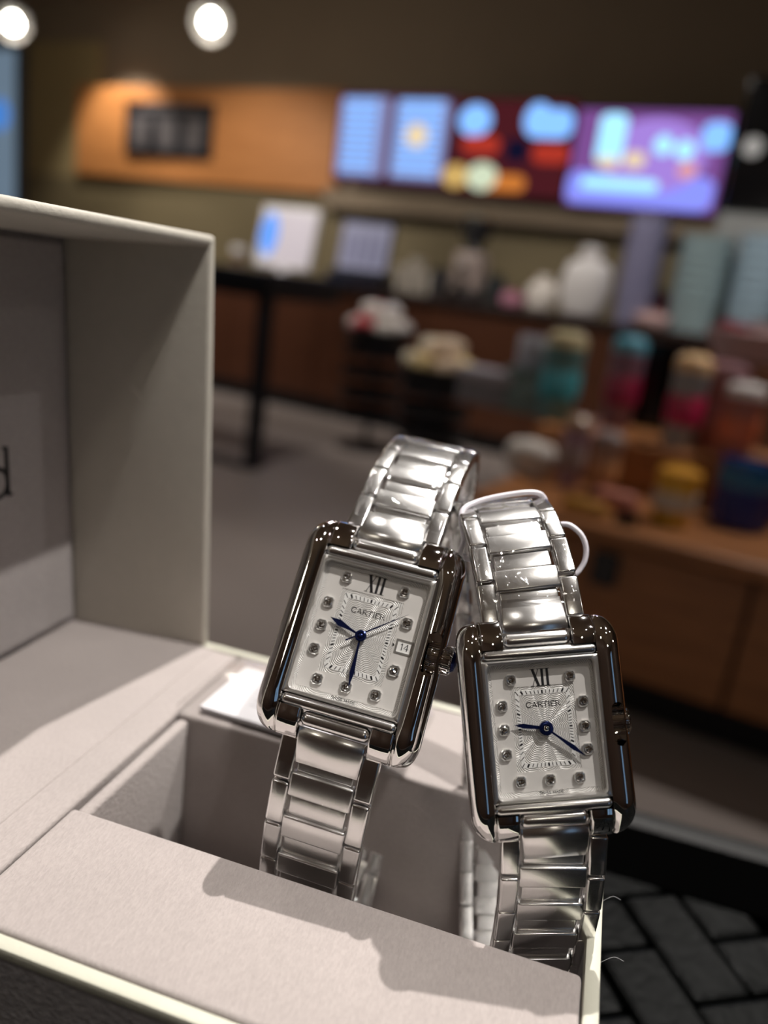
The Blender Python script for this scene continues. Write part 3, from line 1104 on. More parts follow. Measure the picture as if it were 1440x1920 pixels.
    for (x, y) in gems:
        g = obj('hour_marker', GEMSET, None, dial, (x * MM, y * MM, (dz + 0.06) * MM))
        g2 = bpy.data.objects.new('hour_marker_stone', GEM)
        COL.objects.link(g2)
        g2.parent = dial
        g2.location = (x * MM, y * MM, (dz + 0.06) * MM)
        g2.rotation_euler = (random.uniform(-.12, .12), random.uniform(-.12, .12), random.uniform(0, 0.7))
    if not ladies:
        v, f = quad_ring(1.55, 1.28, 1.2, 0.95, 0, 0.16)
        o = obj('date_frame', scaled(mesh('date_frame', v, f)), M['setting'], dial)
        o.location = (7.8 * MM, 0.05 * MM, (dz + 0.02) * MM)
        obj('date_disc', B(6.6, 9.0, -0.9, 1.0, dz, dz + 0.085), 'x' and M['silver_white'], dial)
        obj('date_numerals', scaled(strokes_mesh(word('14', 7.05, 8.65, -0.55, 1.2), dz + 0.08, dz + 0.10)), M['ink'], dial)
        obj('date_pointer', scaled(prism_mesh([(5.75, 0.4), (5.75, -0.3), (6.1, 0.05)], dz, dz + 0.09)), M['ink'], dial)
    # hands
    hz = dz + 0.55
    if not ladies:
        P('hour_hand', sword_hand((0, 0), (-6.25, 1.85), 1.15, 0.30, 0.70, hz), 'blued')
        P('minute_hand', sword_hand((0, 0), (0.45, -9.0), 0.85, 0.30, 0.72, hz + 0.18), 'blued')
        P('seconds_hand', sword_hand((-2.4, -1.45), (7.25, 5.75), 0.26, 0.26, 0.5, hz + 0.36, 0.07), 'blued')
        hub = P('hand_hub', scaled(lathe([(1.02, hz), (1.02, hz + 0.45), (0.85, hz + 0.55), (0.62, hz + 0.55), (0.6, hz + 0.35), (0.0, hz + 0.35)], 28)), 'blued', sm=30)
        P('hub_pin', scaled(lathe([(0.42, hz + 0.3), (0.40, hz + 0.55), (0.2, hz + 0.68), (0, hz + 0.72)], 20)), 'blued', hub, 50)
    else:
        P('hour_hand', sword_hand((0, 0), (-5.65, 0.92), 0.85, 0.55, 0.72, hz), 'blued')
        P('minute_hand', sword_hand((0, 0), (6.55, -5.3), 0.85, 0.32, 0.70, hz + 0.18), 'blued')
        hub = P('hand_hub', scaled(lathe([(1.28, hz), (1.28, hz + 0.4), (1.1, hz + 0.5), (0.66, hz + 0.5), (0.64, hz + 0.3), (0.0, hz + 0.3)], 28)), 'blued', sm=30)
        P('hub_pin', scaled(lathe([(0.55, hz + 0.25), (0.52, hz + 0.5), (0.3, hz + 0.66), (0, hz + 0.7)], 20)), 'polished', hub, 50)

    # bracelet
    lp_ = Loop(loop_pts)
    pitch0 = 7.8
    bw = u_cfg                   # bracelet width against the case
    n = int(round((lp_.L - 6.5 * 2) / pitch0))
    pitch = (lp_.L - 6.5 * 2) / n
    k_len = pitch / pitch0

    def place(nm_, me, s, off_u=0.0, off_n=0.0):
        p, x, t, nn = lp_.frame(s)
        o = bpy.data.objects.new(nm_, me)
        COL.objects.link(o)
        o.parent = root
        pos = (p + x * (off_u * bw) + nn * off_n) * MM
        Rm = Matrix((x, t, nn)).transposed()
        o.matrix_local = Matrix.LocRotScale(pos, Rm.to_quaternion(), Vector((bw, k_len, 1)))
        return o
    for k in range(n + 1):
        sc_ = 6.5 + pitch * k
        place('center_link', CEN_ME, sc_, 0, 0.12)
        if k < n:
            place('recessed_link', REC_ME, sc_ + pitch / 2, 0, -0.05)
            for q in (-1, 1):
                place('side_link', SIDE_ME, sc_ + pitch / 2, q * 7.15, 0)
    place('recessed_link', REC_ME, 6.5 - pitch / 2, 0, -0.05)
    place('recessed_link', REC_ME, lp_.L - 6.5 + pitch / 2, 0, -0.05)
    for q in (-1, 1):
        place('side_link', SIDE_ME, 6.5 - pitch / 2 - 0.2, q * 7.15, 0)
        place('side_link', SIDE_ME, lp_.L - 6.5 + pitch / 2 + 0.2, q * 7.15, 0)
    # curved end links between the lugs
    for s in (1, -1):
        v, f = [], []
        NS = 10
        p1 = loop_pts[0] if s > 0 else loop_pts[-1]
        for i in range(NS + 1):
            t = i / NS
            vv = 17.45 + 6.0 * t
            top = -1.55 - 0.15 * t - 2.7 * t ** 1.9 + (0.35 * min(1, t * 6) - 0.35)
            hu = 6.15 - 0.5 * t
            prof = [(-hu, top - 2.4), (-hu, top - 0.3), (-hu + 0.3, top), (hu - 0.3, top), (hu, top - 0.3), (hu, top - 2.4)]
            v += [(u, vv * s, n_) for u, n_ in prof]
        for i in range(NS):
            for k in range(6):
                l = (k + 1) % 6
                f.append((i * 6 + k, i * 6 + l, i * 6 + 6 + l, i * 6 + 6 + k))
        f += [list(range(6)), [NS * 6 + k for k in range(6)]]
        P('end_link', fix_normals(scaled(mesh('end_link', v, f))), 'link', sm=45)

    # crinkled protective film over the upper and lower runs of the bracelet
    rnd = random.Random(11 if ladies else 5)
    ph = [rnd.uniform(0, 6.28) for _ in range(12)]

    def film(s0, s1, amp):
        NSg, NUg = 90, 40
        v, f = [], []
        for i in range(NSg + 1):
            s = s0 + (s1 - s0) * i / NSg
            p, x, t, nn = lp_.frame(s)
            for k in range(NUg + 1):
                q = -1 + 2 * k / NUg
                edge = max(0.0, abs(q) - 0.86) / 0.14
                u_ = q * 9.0 if abs(q) < 0.86 else math.copysign(7.74 + 1.05 * math.sin(edge * math.pi / 2), q)
                off = 1.42 - 2.3 * (1 - math.cos(edge * math.pi / 2))
                wr = 0.0
                for m_ in range(5):
                    fx, fs = 0.35 + 0.33 * m_, 0.5 + 0.37 * m_
                    wr += abs(math.sin(u_ * fx + s * fs * (1 if m_ % 2 else -1) + ph[m_])) / (1.5 + m_)
                off += amp * (wr - 1.0)
                v.append((p + x * (u_ * bw) + nn * off) * MM)
        for i in range(NSg):
            for k in range(NUg):
                a = i * (NUg + 1) + k
                f.append((a, a + 1, a + NUg + 2, a + NUg + 1))
        o = obj('protective_film', mesh('film', v, f), M['film' if amp > 0.1 else 'film_flat'], root, smooth=True)
        o['label'] = 'crinkled clear plastic film wrapped around the bracelet'
        return o
    film(1.2, 62, 0.2)
    film(lp_.L - 48, lp_.L - 3.2, 0.035)
    return root, lp_


POSE_L = ((0.99882532, 0.01808451, 0.04495482), (0.02857454, 0.5294406, -0.84786564), (-0.03913414, 0.84815423, 0.52830191))
POSE_R = ((0.93355337, -0.29552332, 0.20284001), (0.29557814, 0.31459242, -0.90203391), (0.20276012, 0.90205187, 0.38103905))
LOC_L = (-32.48, 123.88, -58.89)
SR = 0.885
LOC_R = tuple(x * SR for x in (1.85, 133.03, -72.38))
loopL = [(0, 20.6, -4.4), (0, 27.5, -7.4), (0, 35, -11.8), (0, 41.6, -17.8), (0, 46.4, -25.5), (0, 47.6, -34), (0, 43, -42), (0, 32, -47.5), (0, 15, -50),
         (0, -5, -51), (0, -24, -52), (0, -44, -54), (0, -58, -52.5), (0, -63.5, -45.5), (0, -61, -36), (0, -51.5, -24), (0, -42.5, -16), (0, -35, -10.4), (0, -27.5, -6.6), (0, -20.6, -4.4)]
loopR = [(0, 20.6, -4.4), (-.2, 28, -6.4), (-.6, 35, -10.2), (-1.0, 40.5, -16), (-1.3, 43.6, -23), (-1.5, 43.8, -31), (-1.6, 40, -38.5), (-1, 32, -44), (-1.2, 15, -47),
         (-1.5, -5, -49), (-3.5, -24, -52), (-5.5, -46, -55), (-6.8, -63, -54.5), (-7.4, -69.5, -47), (-7.0, -66.5, -37), (-4.2, -53.5, -23.5), (-2.6, -43, -15.5), (-1.5, -35, -10.2), (-.7, -27.5, -6.4), (0, -20.6, -4.4)]
wl, lpl = watch('date_wristwatch', 'steel rectangular wristwatch with date window and seconds hand, on the left', POSE_L, LOC_L, 1.0, loopL, False, 1.03)
wr, lpr = watch('small_wristwatch', 'smaller steel rectangular wristwatch without date, leaning at the right of the box', POSE_R, LOC_R, SR, loopR, True, 1.11)

# plastic tag loop threaded round the right watch's bracelet
def wpt(u, v, n):
    return wr.matrix_world @ (Vector((u, v, n)) * MM)


bpy.context.view_layer.update()
WRM = Matrix.Translation(Vector(LOC_R) * MM + Vector((0, 0, CAMZ))) @ Matrix(POSE_R).to_4x4() @ Matrix.Scale(SR, 4)
lo_pts = [WRM @ (Vector(p) * MM) for p in
          [(-10.3, 36.6, -16), (-10.2, 42.0, -16.5), (-6.6, 44.2, -18.5), (-0.3, 45.3, -19.5), (5.4, 45.5, -20), (7.9, 44.4, -21), (8.9, 40.9, -22.5), (10.2, 38.7, -22),
           (12.6, 38.0, -20.5), (14.8, 35.6, -20), (15.4, 32.4, -20), (14.2, 29.2, -20), (11.0, 27.2, -20.5), (3, 28.5, -27), (-6, 32, -27), (-10.6, 33.5, -21)]]
tl = obj('tag_loop', tube_mesh(catmull(lo_pts, 8, True), 0.00048, 10, True), M['string'], smooth=True)
tag(tl, 'thin lilac-white plastic tag loop around the top of the right bracelet', 'tag loop')

# ------------------------------------------------------------------ counter wall: wood panel, picture board, menu screens
PB = 5.50
def patch_poly(pts, n=0):
    return pts


a0, _, zt = at_b(145, 160, PB)
a1, _, _ = at_b(640, 178, PB)
zb = at_b(145, 325, PB)[2]
op = slab('wood_panel', a0, a1 + 0.03, PB, B1 - 0.05, zb, zt, M['orange'], 0.01)
tag(op, 'orange wooden panel band on the wall left of the menu screens', 'wall panel')
fa0, _, fz1 = at_b(237, 190, PB - 0.03)
fa1, _, fz0 = at_b(393, 300, PB - 0.03)
pb = empty('picture_board', room((fa0 + fa1) / 2, PB - 0.005, fz0), YAW)
tag(pb, 'dark board with three pale cup pictures on the orange panel', 'picture board')
W_ = (fa1 - fa0) / 2
Hh = fz1 - fz0
obj('board', box_mesh(-W_, W_, -0.03, 0.0, 0, Hh, 0.004), coloured('charcoal_board', (0.010, 0.009, 0.012), 0.5), pb)
for i in range(3):
    x = (-0.62 + 0.62 * i) * W_
    cw = 0.17 * W_
    me = prism_mesh([(x - cw, 0.16 * Hh), (x + cw, 0.16 * Hh), (x + cw * 1.35, 0.72 * Hh), (x - cw * 1.35, 0.72 * Hh)], 0, 0.004)
    obj('cup_picture', me, coloured('pale_grey_print', (0.12, 0.105, 0.105), 0.6), pb, (0, -0.03, 0), (math.pi / 2, 0, 0))
obj('heading_strip', box_mesh(-0.62 * W_, 0.62 * W_, -0.034, -0.03, 0.84 * Hh, 0.92 * Hh), coloured('pale_grey_print', (0.2, 0.18, 0.18)), pb)

SB = 5.36
def ell(cx, cy, rx, ry, n=20):
    return [(cx + rx * math.cos(2 * math.pi * k / n), cy + ry * math.sin(2 * math.pi * k / n)) for k in range(n)]


def rr_poly(x0, x1, y0, y1, r):
    out = []
    for cx, cy, s in ((x1 - r, y1 - r, 0), (x0 + r, y1 - r, 90), (x0 + r, y0 + r, 180), (x1 - r, y0 + r, 270)):
        out += [(cx + r * math.cos(math.radians(s + 90 * k / 5)), cy + r * math.sin(math.radians(s + 90 * k / 5))) for k in range(6)]
    return out


def glow(name, c, s):
    if name not in M:
        M[name] = emission(name, c, s)
    return M[name]


def screen(px0, px1, pyt, pyb, label, bg, parts):
    A_0 = at_b(px0, pyt, SB)[0]
    A_1 = at_b(px1, pyt, SB)[0]
    z1 = at_b((px0 + px1) / 2, pyt, SB)[2]
    z0 = at_b((px0 + px1) / 2, pyb, SB)[2]
    r = empty('menu_screen', room((A_0 + A_1) / 2, SB, z0), YAW)
    tag(r, label, 'screen', 'menu screens above the counter')
    hw, h = (A_1 - A_0) / 2, z1 - z0
    obj('housing', box_mesh(-hw + 0.002, hw - 0.002, 0.0, 0.06, -0.012, h + 0.012, 0.005), M['black'], r)
    obj('mounting_arm', box_mesh(-0.05, 0.05, 0.06, B1 - SB, h * 0.4, h * 0.6), M['black'], r)
    obj('display', box_mesh(-hw + 0.003, hw - 0.003, -0.004, 0.0, 0, h), bg, r)
    for i, (nm, mt, poly) in enumerate(parts):
        pp = [((x * 2 - 1) * hw, y * h) for x, y in poly]
        me = prism_mesh(pp, 0, 0.002 + 0.0012 * i)
        obj(nm, me, mt, r, (0, -0.004, 0), (math.pi / 2, 0, 0))
    return r


BLUE, LIL, ORG, RED = glow('glow_blue', (0.22, 0.48, 1.0), 1.35), glow('glow_lilac', (0.42, 0.45, 0.85), 0.62), glow('glow_orange', (1.0, 0.32, 0.06), 0.62), glow('glow_red', (0.8, 0.07, 0.04), 0.55)
PLUM, CREAM, CYAN = glow('glow_plum', (0.30, 0.10, 0.18), 0.28), glow('glow_cream', (1.0, 0.80, 0.5), 0.9), glow('glow_cyan', (0.35, 0.75, 1.0), 1.4)
YEL, MAG, VIO = glow('glow_yellow', (0.95, 0.62, 0.2), 0.7), glow('glow_magenta', (0.42, 0.16, 0.60), 0.5), glow('glow_violet', (0.26, 0.30, 1.0), 1.1)
MILK = glow('glow_milk', (0.75, 0.85, 0.62), 0.9)
lines1 = [('menu_line', BLUE, rr_poly(0.07, 0.36, y, y + 0.045, 0.01)) for y in [0.12 + 0.085 * k for k in range(10)]]
lines2 = [('menu_line', BLUE, rr_poly(0.56, 0.92, y, y + 0.045, 0.01)) for y in [0.12 + 0.085 * k for k in range(10)]]
screen(638, 856, 178, 345, 'menu screen with two columns of pale blue text next to the orange panel', PLUM,
       [('menu_column', LIL, rr_poly(0.03, 0.46, 0.06, 0.97, 0.05)), ('menu_column', LIL, rr_poly(0.52, 0.97, 0.06, 0.95, 0.05))] + lines1 + lines2 + [('drink_picture', CREAM, ell(0.73, 0.55, 0.09, 0.13))])
screen(858, 1088, 188, 368, 'menu screen with two bright blue cups over red and orange pictures, in the middle', glow('glow_maroon', (0.22, 0.035, 0.05), 0.32),
       [('cup_picture', BLUE, ell(0.18, 0.78, 0.14, 0.17)), ('cup_picture', BLUE, rr_poly(0.62, 0.98, 0.62, 0.92, 0.1)), ('cup_picture', BLUE, ell(0.70, 0.80, 0.11, 0.18)),
        ('fruit_picture', RED, rr_poly(0.10, 0.42, 0.42, 0.62, 0.08)), ('fruit_picture', RED, rr_poly(0.70, 0.99, 0.36, 0.56, 0.08)), ('cake_picture', ORG, rr_poly(0.3, 0.68, 0.04, 0.22, 0.07)),
        ('cake_picture', YEL, ell(0.08, 0.17, 0.12, 0.13)), ('drink_picture', MILK, ell(0.31, 0.18, 0.13, 0.15)), ('shadow_picture', glow('glow_navy', (0.02, 0.02, 0.08), 0.3), rr_poly(0.48, 0.66, 0.36, 0.6, 0.05))])
screen(1088, 1382, 208, 395, 'largest menu screen glowing violet-blue with two drinks, at the right end', MAG,
       [('sky_picture', VIO, rr_poly(0.0, 0.97, 0.02, 0.36, 0.09)), ('sky_picture', glow('glow_orchid', (0.50, 0.30, 0.95), 0.8), ell(0.55, 0.55, 0.34, 0.38)), ('drink_picture', CYAN, rr_poly(0.16, 0.34, 0.45, 0.96, 0.06)),
        ('drink_picture', CREAM, rr_poly(0.18, 0.33, 0.40, 0.52, 0.05)), ('drink_picture', CREAM, rr_poly(0.36, 0.5, 0.42, 0.58, 0.05)), ('cloud_picture', CYAN, ell(0.6, 0.66, 0.06, 0.10)), ('cloud_picture', CYAN, ell(0.74, 0.62, 0.06, 0.10)),
        ('cloud_picture', CYAN, rr_poly(0.1, 0.62, 0.18, 0.30, 0.05)), ('cup_picture', BLUE, rr_poly(0.83, 1.0, 0.62, 0.9, 0.07)), ('peach_picture', glow('glow_peach', (1.0, 0.45, 0.45), 0.8), ell(0.78, 0.42, 0.06, 0.08))])
# valance beam behind the screens
va0 = at_b(150, 330, 5.42)[0]
vb = slab('dark_valance', -3.6, -0.75, 5.43, 5.6, 1.42, 1.56, M['wall_dark'], 0.005)
tag(vb, 'dark brown beam running under the three menu screens', 'beam')

# black panel and grey appliance at the right end of the wall
pa = at_b(1395, 200, 4.9)[0]
blp = empty('black_cabinet', room(pa + 0.45, 4.9, 1.48), YAW)
tag(blp, 'black wall cabinet with a small pale emblem at the right edge', 'cabinet')
obj('body', box_mesh(-0.45, 0.45, 0, 0.68, 0.06, 0.72, 0.01), M['black_glass'], blp)
obj('emblem', lathe([(0.0, 0.0), (0.05, 0.0), (0.05, 0.01), (0.0, 0.01)], 20), coloured('pale_emblem', (0.5, 0.5, 0.5), emit=(0.8, 0.8, 0.8), estr=0.05), blp, (-0.36, -0.003, 0.38), (math.pi / 2, 0, 0))
obj('steel_trim', box_mesh(-0.45, 0.45, 0, 0.5, -0.2, 0.05, 0.01), coloured('grey_hood', (0.30, 0.30, 0.29), 0.4), blp)

# ------------------------------------------------------------------ the serving counter
CB, CT = 4.64, 0.885
ct = empty('serving_counter', room(-2.0, CB, 0), YAW)
tag(ct, 'long reddish-brown wooden serving counter under the menu screens', 'counter')
obj('worktop', box_mesh(-2.6, 4.4, -0.03, 0.62, CT - 0.04, CT, 0.006), M['counter_top'], ct)
for i in range(9):
    x = -2.55 + i * 0.77
    obj('front_panel', box_mesh(x + 0.004, x + 0.766, 0.0, 0.03, 0.12, CT - 0.045, 0.006), M['counter'], ct)
obj('carcass', box_mesh(-2.55, 4.38, 0.03, 0.58, 0.1, CT - 0.045), M['counter'], ct)
obj('kickboard', box_mesh(-2.55, 4.38, 0.07, 0.1, 0.0, 0.12), M['black'], ct)

# black side table / stand at the left
ta, tbb, _ = at_z(466, 880, 0.0)
st_ = empty('black_stand', room(ta, tbb, 0), YAW)
tag(st_, 'black metal high table with square legs beside the open box lid', 'table')
obj('table_top', box_mesh(-1.25, 0.07, -0.05, 0.6, 0.86, 0.91, 0.004), M['black'], st_)
obj('apron', box_mesh(-1.22, 0.04, -0.02, 0.57, 0.79, 0.86), M['black'], st_)
for x in (0.0, -1.2):
    obj('leg', box_mesh(x - 0.035, x + 0.035, 0.0, 0.05, 0.0, 0.8, 0.004), M['black'], st_)
obj('foot_rail', box_mesh(-1.2, 0.0, -0.01, 0.03, 0.0, 0.03), M['black'], st_)



def on_counter(px, db=0.15):
    """spot on the worktop behind picture column px"""
    a = at_b(px, 560, CB + db)[0]
    return a, CB + db


def size_at(pix, b, px=900, py=560):
    """metres spanned by that many picture pixels at depth b"""
    r = ray(px, py)
    return pix * b / r.dot(RB)


# point-of-sale screens on the counter
a, b = on_counter(518, 0.18)
pos = empty('payment_terminal', room(a, b, CT), YAW)
tag(pos, 'white till screen with a bright blue oval light on the counter', 'till')
obj('base', box_mesh(-0.16, 0.16, -0.09, 0.12, 0, 0.02, 0.005), M['white'], pos)
obj('neck', box_mesh(-0.04, 0.04, 0.03, 0.06, 0.02, 0.10), M['white'], pos)
t = obj('screen_body', box_mesh(-0.24, 0.24, -0.02, 0.02, 0, 0.42, 0.012), M['white'], pos, (0, 0.03, 0.05), (math.radians(-10), 0, 0))
obj('screen_face', box_mesh(-0.11, 0.22, -0.003, 0, 0.03, 0.38, 0), coloured('pale_lit_screen', (0.5, 0.46, 0.5), emit=(0.62, 0.56, 0.64), estr=0.30), t, (0, -0.02, 0))
obj('blue_light', prism_mesh(ell(-0.145, 0.22, 0.075, 0.15), 0, 0.006), glow('glow_cobalt', (0.13, 0.36, 1.0), 1.1), t, (0, -0.021, 0), (math.pi / 2, 0, 0))
a, b = on_counter(668, 0.2)
po2 = empty('till_monitor', room(a, b, CT), YAW)
tag(po2, 'lilac-grey monitor on a dark navy base on the counter', 'monitor')
obj('base', box_mesh(-0.2, 0.2, -0.1, 0.15, 0, 0.09, 0.01), M['navy'], po2)
t = obj('screen_body', box_mesh(-0.2, 0.2, -0.015, 0.015, 0.0, 0.34, 0.01), M['navy'], po2, (0, 0.02, 0.085), (math.radians(-8), 0, 0))
obj('screen_face', box_mesh(-0.185, 0.185, -0.003, 0, 0.02, 0.32), coloured('lilac_lit_screen', (0.3, 0.3, 0.4), emit=(0.34, 0.34, 0.48), estr=0.32), t, (0, -0.015, 0))
for i in range(4):
    obj('screen_column', box_mesh(-0.15 + i * 0.08, -0.10 + i * 0.08, -0.002, 0, 0.05, 0.25), coloured('lilac_dim_screen', (0.2, 0.2, 0.3), emit=(0.22, 0.22, 0.34), estr=0.3), t, (0, -0.018, 0))


def cup(root, r0, r1, h, mat, z=0.0, name='cup'):
    return obj(name, lathe([(0.0, 0.0), (r0, 0.0), (r1, h), (r1 + 0.003, h), (r1 + 0.003, h + 0.006), (r1 - 0.003, h + 0.006), (r0 * 0.9, 0.01), (0, 0.01)], 20), mat, root, (0, 0, z), smooth=False)


def single(name, me, mat, a, b, z, label, cat, group=None, rz=YAW, smooth=True):
    o = obj(name, me, mat, None, room(a, b, z), (0, 0, rz), smooth)
    return tag(o, label, cat, group)


# small paper cup left of the till
a, b = on_counter(440, 0.16)
r = empty('paper_cup', room(a, b, CT)); tag(r, 'beige takeaway cup at the left end of the counter', 'cup')
cup(r, 0.035, 0.05, 0.13, M['cream']); obj('lid', lathe([(0.05, 0.13), (0.052, 0.14), (0.045, 0.16), (0, 0.16)], 20), M['white'], r)
obj('sleeve', lathe([(0.0405, 0.03), (0.0475, 0.1)], 20, cap=False), coloured('brown_sleeve', (0.16, 0.09, 0.05)), r)

# stacked cups near the middle
for i, (px, n, s, lab) in enumerate([(748, 3, 1.0, 'short stack of beige paper cups beside the lilac-grey monitor'), (775, 4, 1.15, 'taller stack of beige paper cups in front of the coffee grinder'), (803, 2, 1.0, 'pair of nested beige paper cups nearest the coffee grinder')]):
    a, b = on_counter(px, 0.28)
    r = empty('cup_stack', room(a, b, CT))
    tag(r, lab, 'cups', 'paper cups on the counter')
    for k in range(n):
        cup(r, 0.035 * s, 0.048 * s, 0.11 * s, M['cream'], k * 0.03)
# coffee grinder
a, b = on_counter(872, 0.35)
r = empty('coffee_grinder', room(a, b, CT), YAW)
tag(r, 'coffee grinder with a dark bean hopper behind the counter front', 'grinder')
obj('base', box_mesh(-0.13, 0.13, -0.12, 0.14, 0, 0.05, 0.01), M['black'], r)
obj('body', box_mesh(-0.095, 0.095, -0.08, 0.11, 0.05, 0.30, 0.03, 3), coloured('rose_beige_body', (0.42, 0.33, 0.29), 0.4), r)
obj('collar', lathe([(0.06, 0.30), (0.06, 0.33)], 20), M['steel'], r, (0, 0.015, 0))
obj('hopper', lathe([(0.05, 0.33), (0.1, 0.42), (0.1, 0.5), (0.03, 0.53), (0, 0.53)], 20), M['hopper'], r, (0, 0.015, 0))
obj('spout', box_mesh(-0.025, 0.025, -0.13, -0.08, 0.18, 0.24, 0.008), M['steel'], r)
obj('portafilter', lathe([(0.0, 0.0), (0.035, 0.0), (0.035, 0.03), (0, 0.03)], 16), M['black'], r, (0, -0.11, 0.10))
# dark tamper jars
for px, c, lab in ((925, (0.03, 0.035, 0.035), 'dark green-black canister right of the coffee grinder'), (820, (0.05, 0.045, 0.045), 'dark canister left of the coffee grinder')):
    a, b = on_counter(px, 0.10)
    r = empty('canister', room(a, b, CT)); tag(r, lab, 'canister')
    obj('jar', lathe([(0, 0), (0.06, 0), (0.065, 0.02), (0.065, 0.13), (0.05, 0.15)], 20), coloured('canister_%d' % px, c, 0.3), r)
    obj('lid', lathe([(0.052, 0.148), (0.052, 0.17), (0.012, 0.175), (0.012, 0.19), (0, 0.19)], 20), M['black'], r)


def lumpy(w_, d_, h, seed, seg=14, rings=8, amp=0.08):
    rnd_ = random.Random(seed)
    v, f = [], []
    for i in range(rings + 1):
        t = i / rings
        rad = math.sin(math.pi * (0.12 + 0.88 * t) * 0.98) ** 0.55 if t < 1 else 0.03
        rad = (0.82 + 0.25 * math.sin(t * 2.6)) * (1 if t < 0.75 else math.sqrt(max(0.0, 1 - ((t - 0.75) / 0.25) ** 2)) * 0.98 + 0.02)
        for k in range(seg):
            a_ = 2 * math.pi * k / seg
            q = 1 + rnd_.uniform(-amp, amp)
            v.append((w_ / 2 * rad * q * math.cos(a_), d_ / 2 * rad * q * math.sin(a_), h * t))
    for i in range(rings):
        for k in range(seg):
            l = (k + 1) % seg
            f.append((i * seg + k, i * seg + l, (i + 1) * seg + l, (i + 1) * seg + k))
    f += [list(range(seg))[::-1], [rings * seg + k for k in range(seg)]]
    return fix_normals(mesh('lump', v, f))


# wrapped pastries and bags on the counter
def bag(px, w_, h, col, label, seed, db=0.12, key=None):
    a, b = on_counter(px, db)
    r = empty('paper_bag', room(a, b, CT), YAW)
    tag(r, label, 'bag', 'wrapped bags on the counter')
    mt = coloured(key or ('bag_%d' % px), col, 0.6, noise=0.08, scale=30)
    obj('body', lumpy(w_, w_ * 0.7, h * 0.86, seed), mt, r, smooth=True)
    obj('knot', lumpy(w_ * 0.45, w_ * 0.35, h * 0.16, seed + 1), mt, r, (0, 0, h * 0.83), smooth=True)
    return r


bag(1093, 0.27, 0.40, (0.86, 0.82, 0.80), 'tall plump white wrapped bag on the counter', 3)
bag(1014, 0.17, 0.21, (0.80, 0.73, 0.66), 'shorter off-white wrapped bag left of the tall white one', 4, 0.10)
bag(958, 0.17, 0.10, (0.52, 0.22, 0.30), 'low pink wrapped bag on the counter', 5, 0.12)
bag(1232, 0.20, 0.09, (0.72, 0.48, 0.46), 'small pale pink wrapped bag between the tall cup towers', 6, 0.06)


def cup_tower(px, r0, h, n, col, label, db=0.1, key=None):
    a, b = on_counter(px, db)
    r = empty('cup_tower', room(a, b, CT), YAW)
    tag(r, label, 'cup tower', 'tall cup towers on the counter')
    mt = coloured(key or 'tower_%d' % px, col, 0.35)
    step = h / (n + 2.5)
    for k in range(n):
        obj('cup', lathe([(r0 * 0.86, 0), (r0, step * 3.0), (r0 * 1.04, step * 3.05), (r0 * 1.04, step * 3.4), (r0 * 0.9, step * 3.4)], 20, cap=True), mt, r, (0, 0, k * step))
    return r


cup_tower(1190, 0.105, 0.58, 9, (0.30, 0.29, 0.44), 'tall lavender tower of nested cups right of the white bag', 0.12)
cup_tower(1306, 0.135, 0.50, 7, (0.32, 0.42, 0.44), 'wide pale blue-grey tower of nested cups below the violet screen', 0.10)
cup_tower(1412, 0.12, 0.52, 7, (0.33, 0.44, 0.52), 'pale blue tower of nested cups at the right edge', 0.06)
a, b = on_counter(1240, 0.42)
r = empty('dark_jar', room(a, b, CT)); tag(r, 'small dark red jar tucked between the lavender and blue-grey towers', 'jar')
obj('jar', lathe([(0, 0), (0.05, 0), (0.055, 0.03), (0.05, 0.16), (0.035, 0.18)], 18), coloured('wine_glass_jar', (0.14, 0.015, 0.03), 0.2), r)
obj('lid', lathe([(0.04, 0.178), (0.04, 0.21), (0, 0.21)], 18), M['black'], r)

# ------------------------------------------------------------------ snack baskets on black stands before the counter
BK = [0]


def basket(px, py, z, r_, label, items, seed, b_):
    a = at_b(px, py, b_)[0]
    z = at_b(px, py, b_)[2]
    rt = empty('snack_basket', room(a, b_, 0), YAW)
    tag(rt, label, 'basket', 'snack baskets on stands')
    zz = z - 0.09
    obj('stand_pole', lathe([(0.015, 0.02), (0.015, zz)], 10), M['black'], rt)
    obj('stand_foot', lathe([(0.17, 0.0), (0.17, 0.012), (0.02, 0.03)], 24), M['black'], rt)
    for k in range(4):
        hh = zz * (0.28 + 0.2 * k)
        obj('stand_shelf', lathe([(0.0, hh), (r_ * 0.9, hh), (r_ * 0.95, hh + 0.05), (r_ * 0.92, hh + 0.05), (r_ * 0.88, hh + 0.01), (0, hh + 0.01)], 20), M['black'], rt)
    obj('bowl', lathe([(0.0, zz), (r_ * 0.8, zz), (r_, zz + 0.07), (r_ * 0.97, zz + 0.07), (r_ * 0.76, zz + 0.012), (0, zz + 0.012)], 24), M['black'], rt)
    rnd_ = random.Random(seed)
    for k, (c, nm_) in enumerate(items):
        an = 2.4 * k
        ring, kk = (0, k) if k < 6 else (1, k - 6)
        an = 2 * math.pi * kk / 6 + 0.5 * ring
        rad = r_ * (0.66 if ring == 0 else 0.33)
        h_ = zz + 0.095 + 0.075 * ring
        o = obj('snack_packet', box_mesh(-0.062, 0.062, -0.045, 0.045, -0.034, 0.034, 0.022, 2), coloured('packet_' + nm_, c, 0.35), None,
                room(a, b_, 0) + Vector((rad * math.cos(an), rad * math.sin(an), h_)), (rnd_.uniform(-.35, .35), rnd_.uniform(-.35, .35), an + YAW + 1.57))
        tag(o, '%s snack packet %s of the bowl on the %s stand' % (nm_.replace('_', ' '), ('lying round the rim' if k < 6 else 'heaped on top'), 'farther' if seed == 1 else 'nearer'), 'snack', 'packets in the snack baskets')


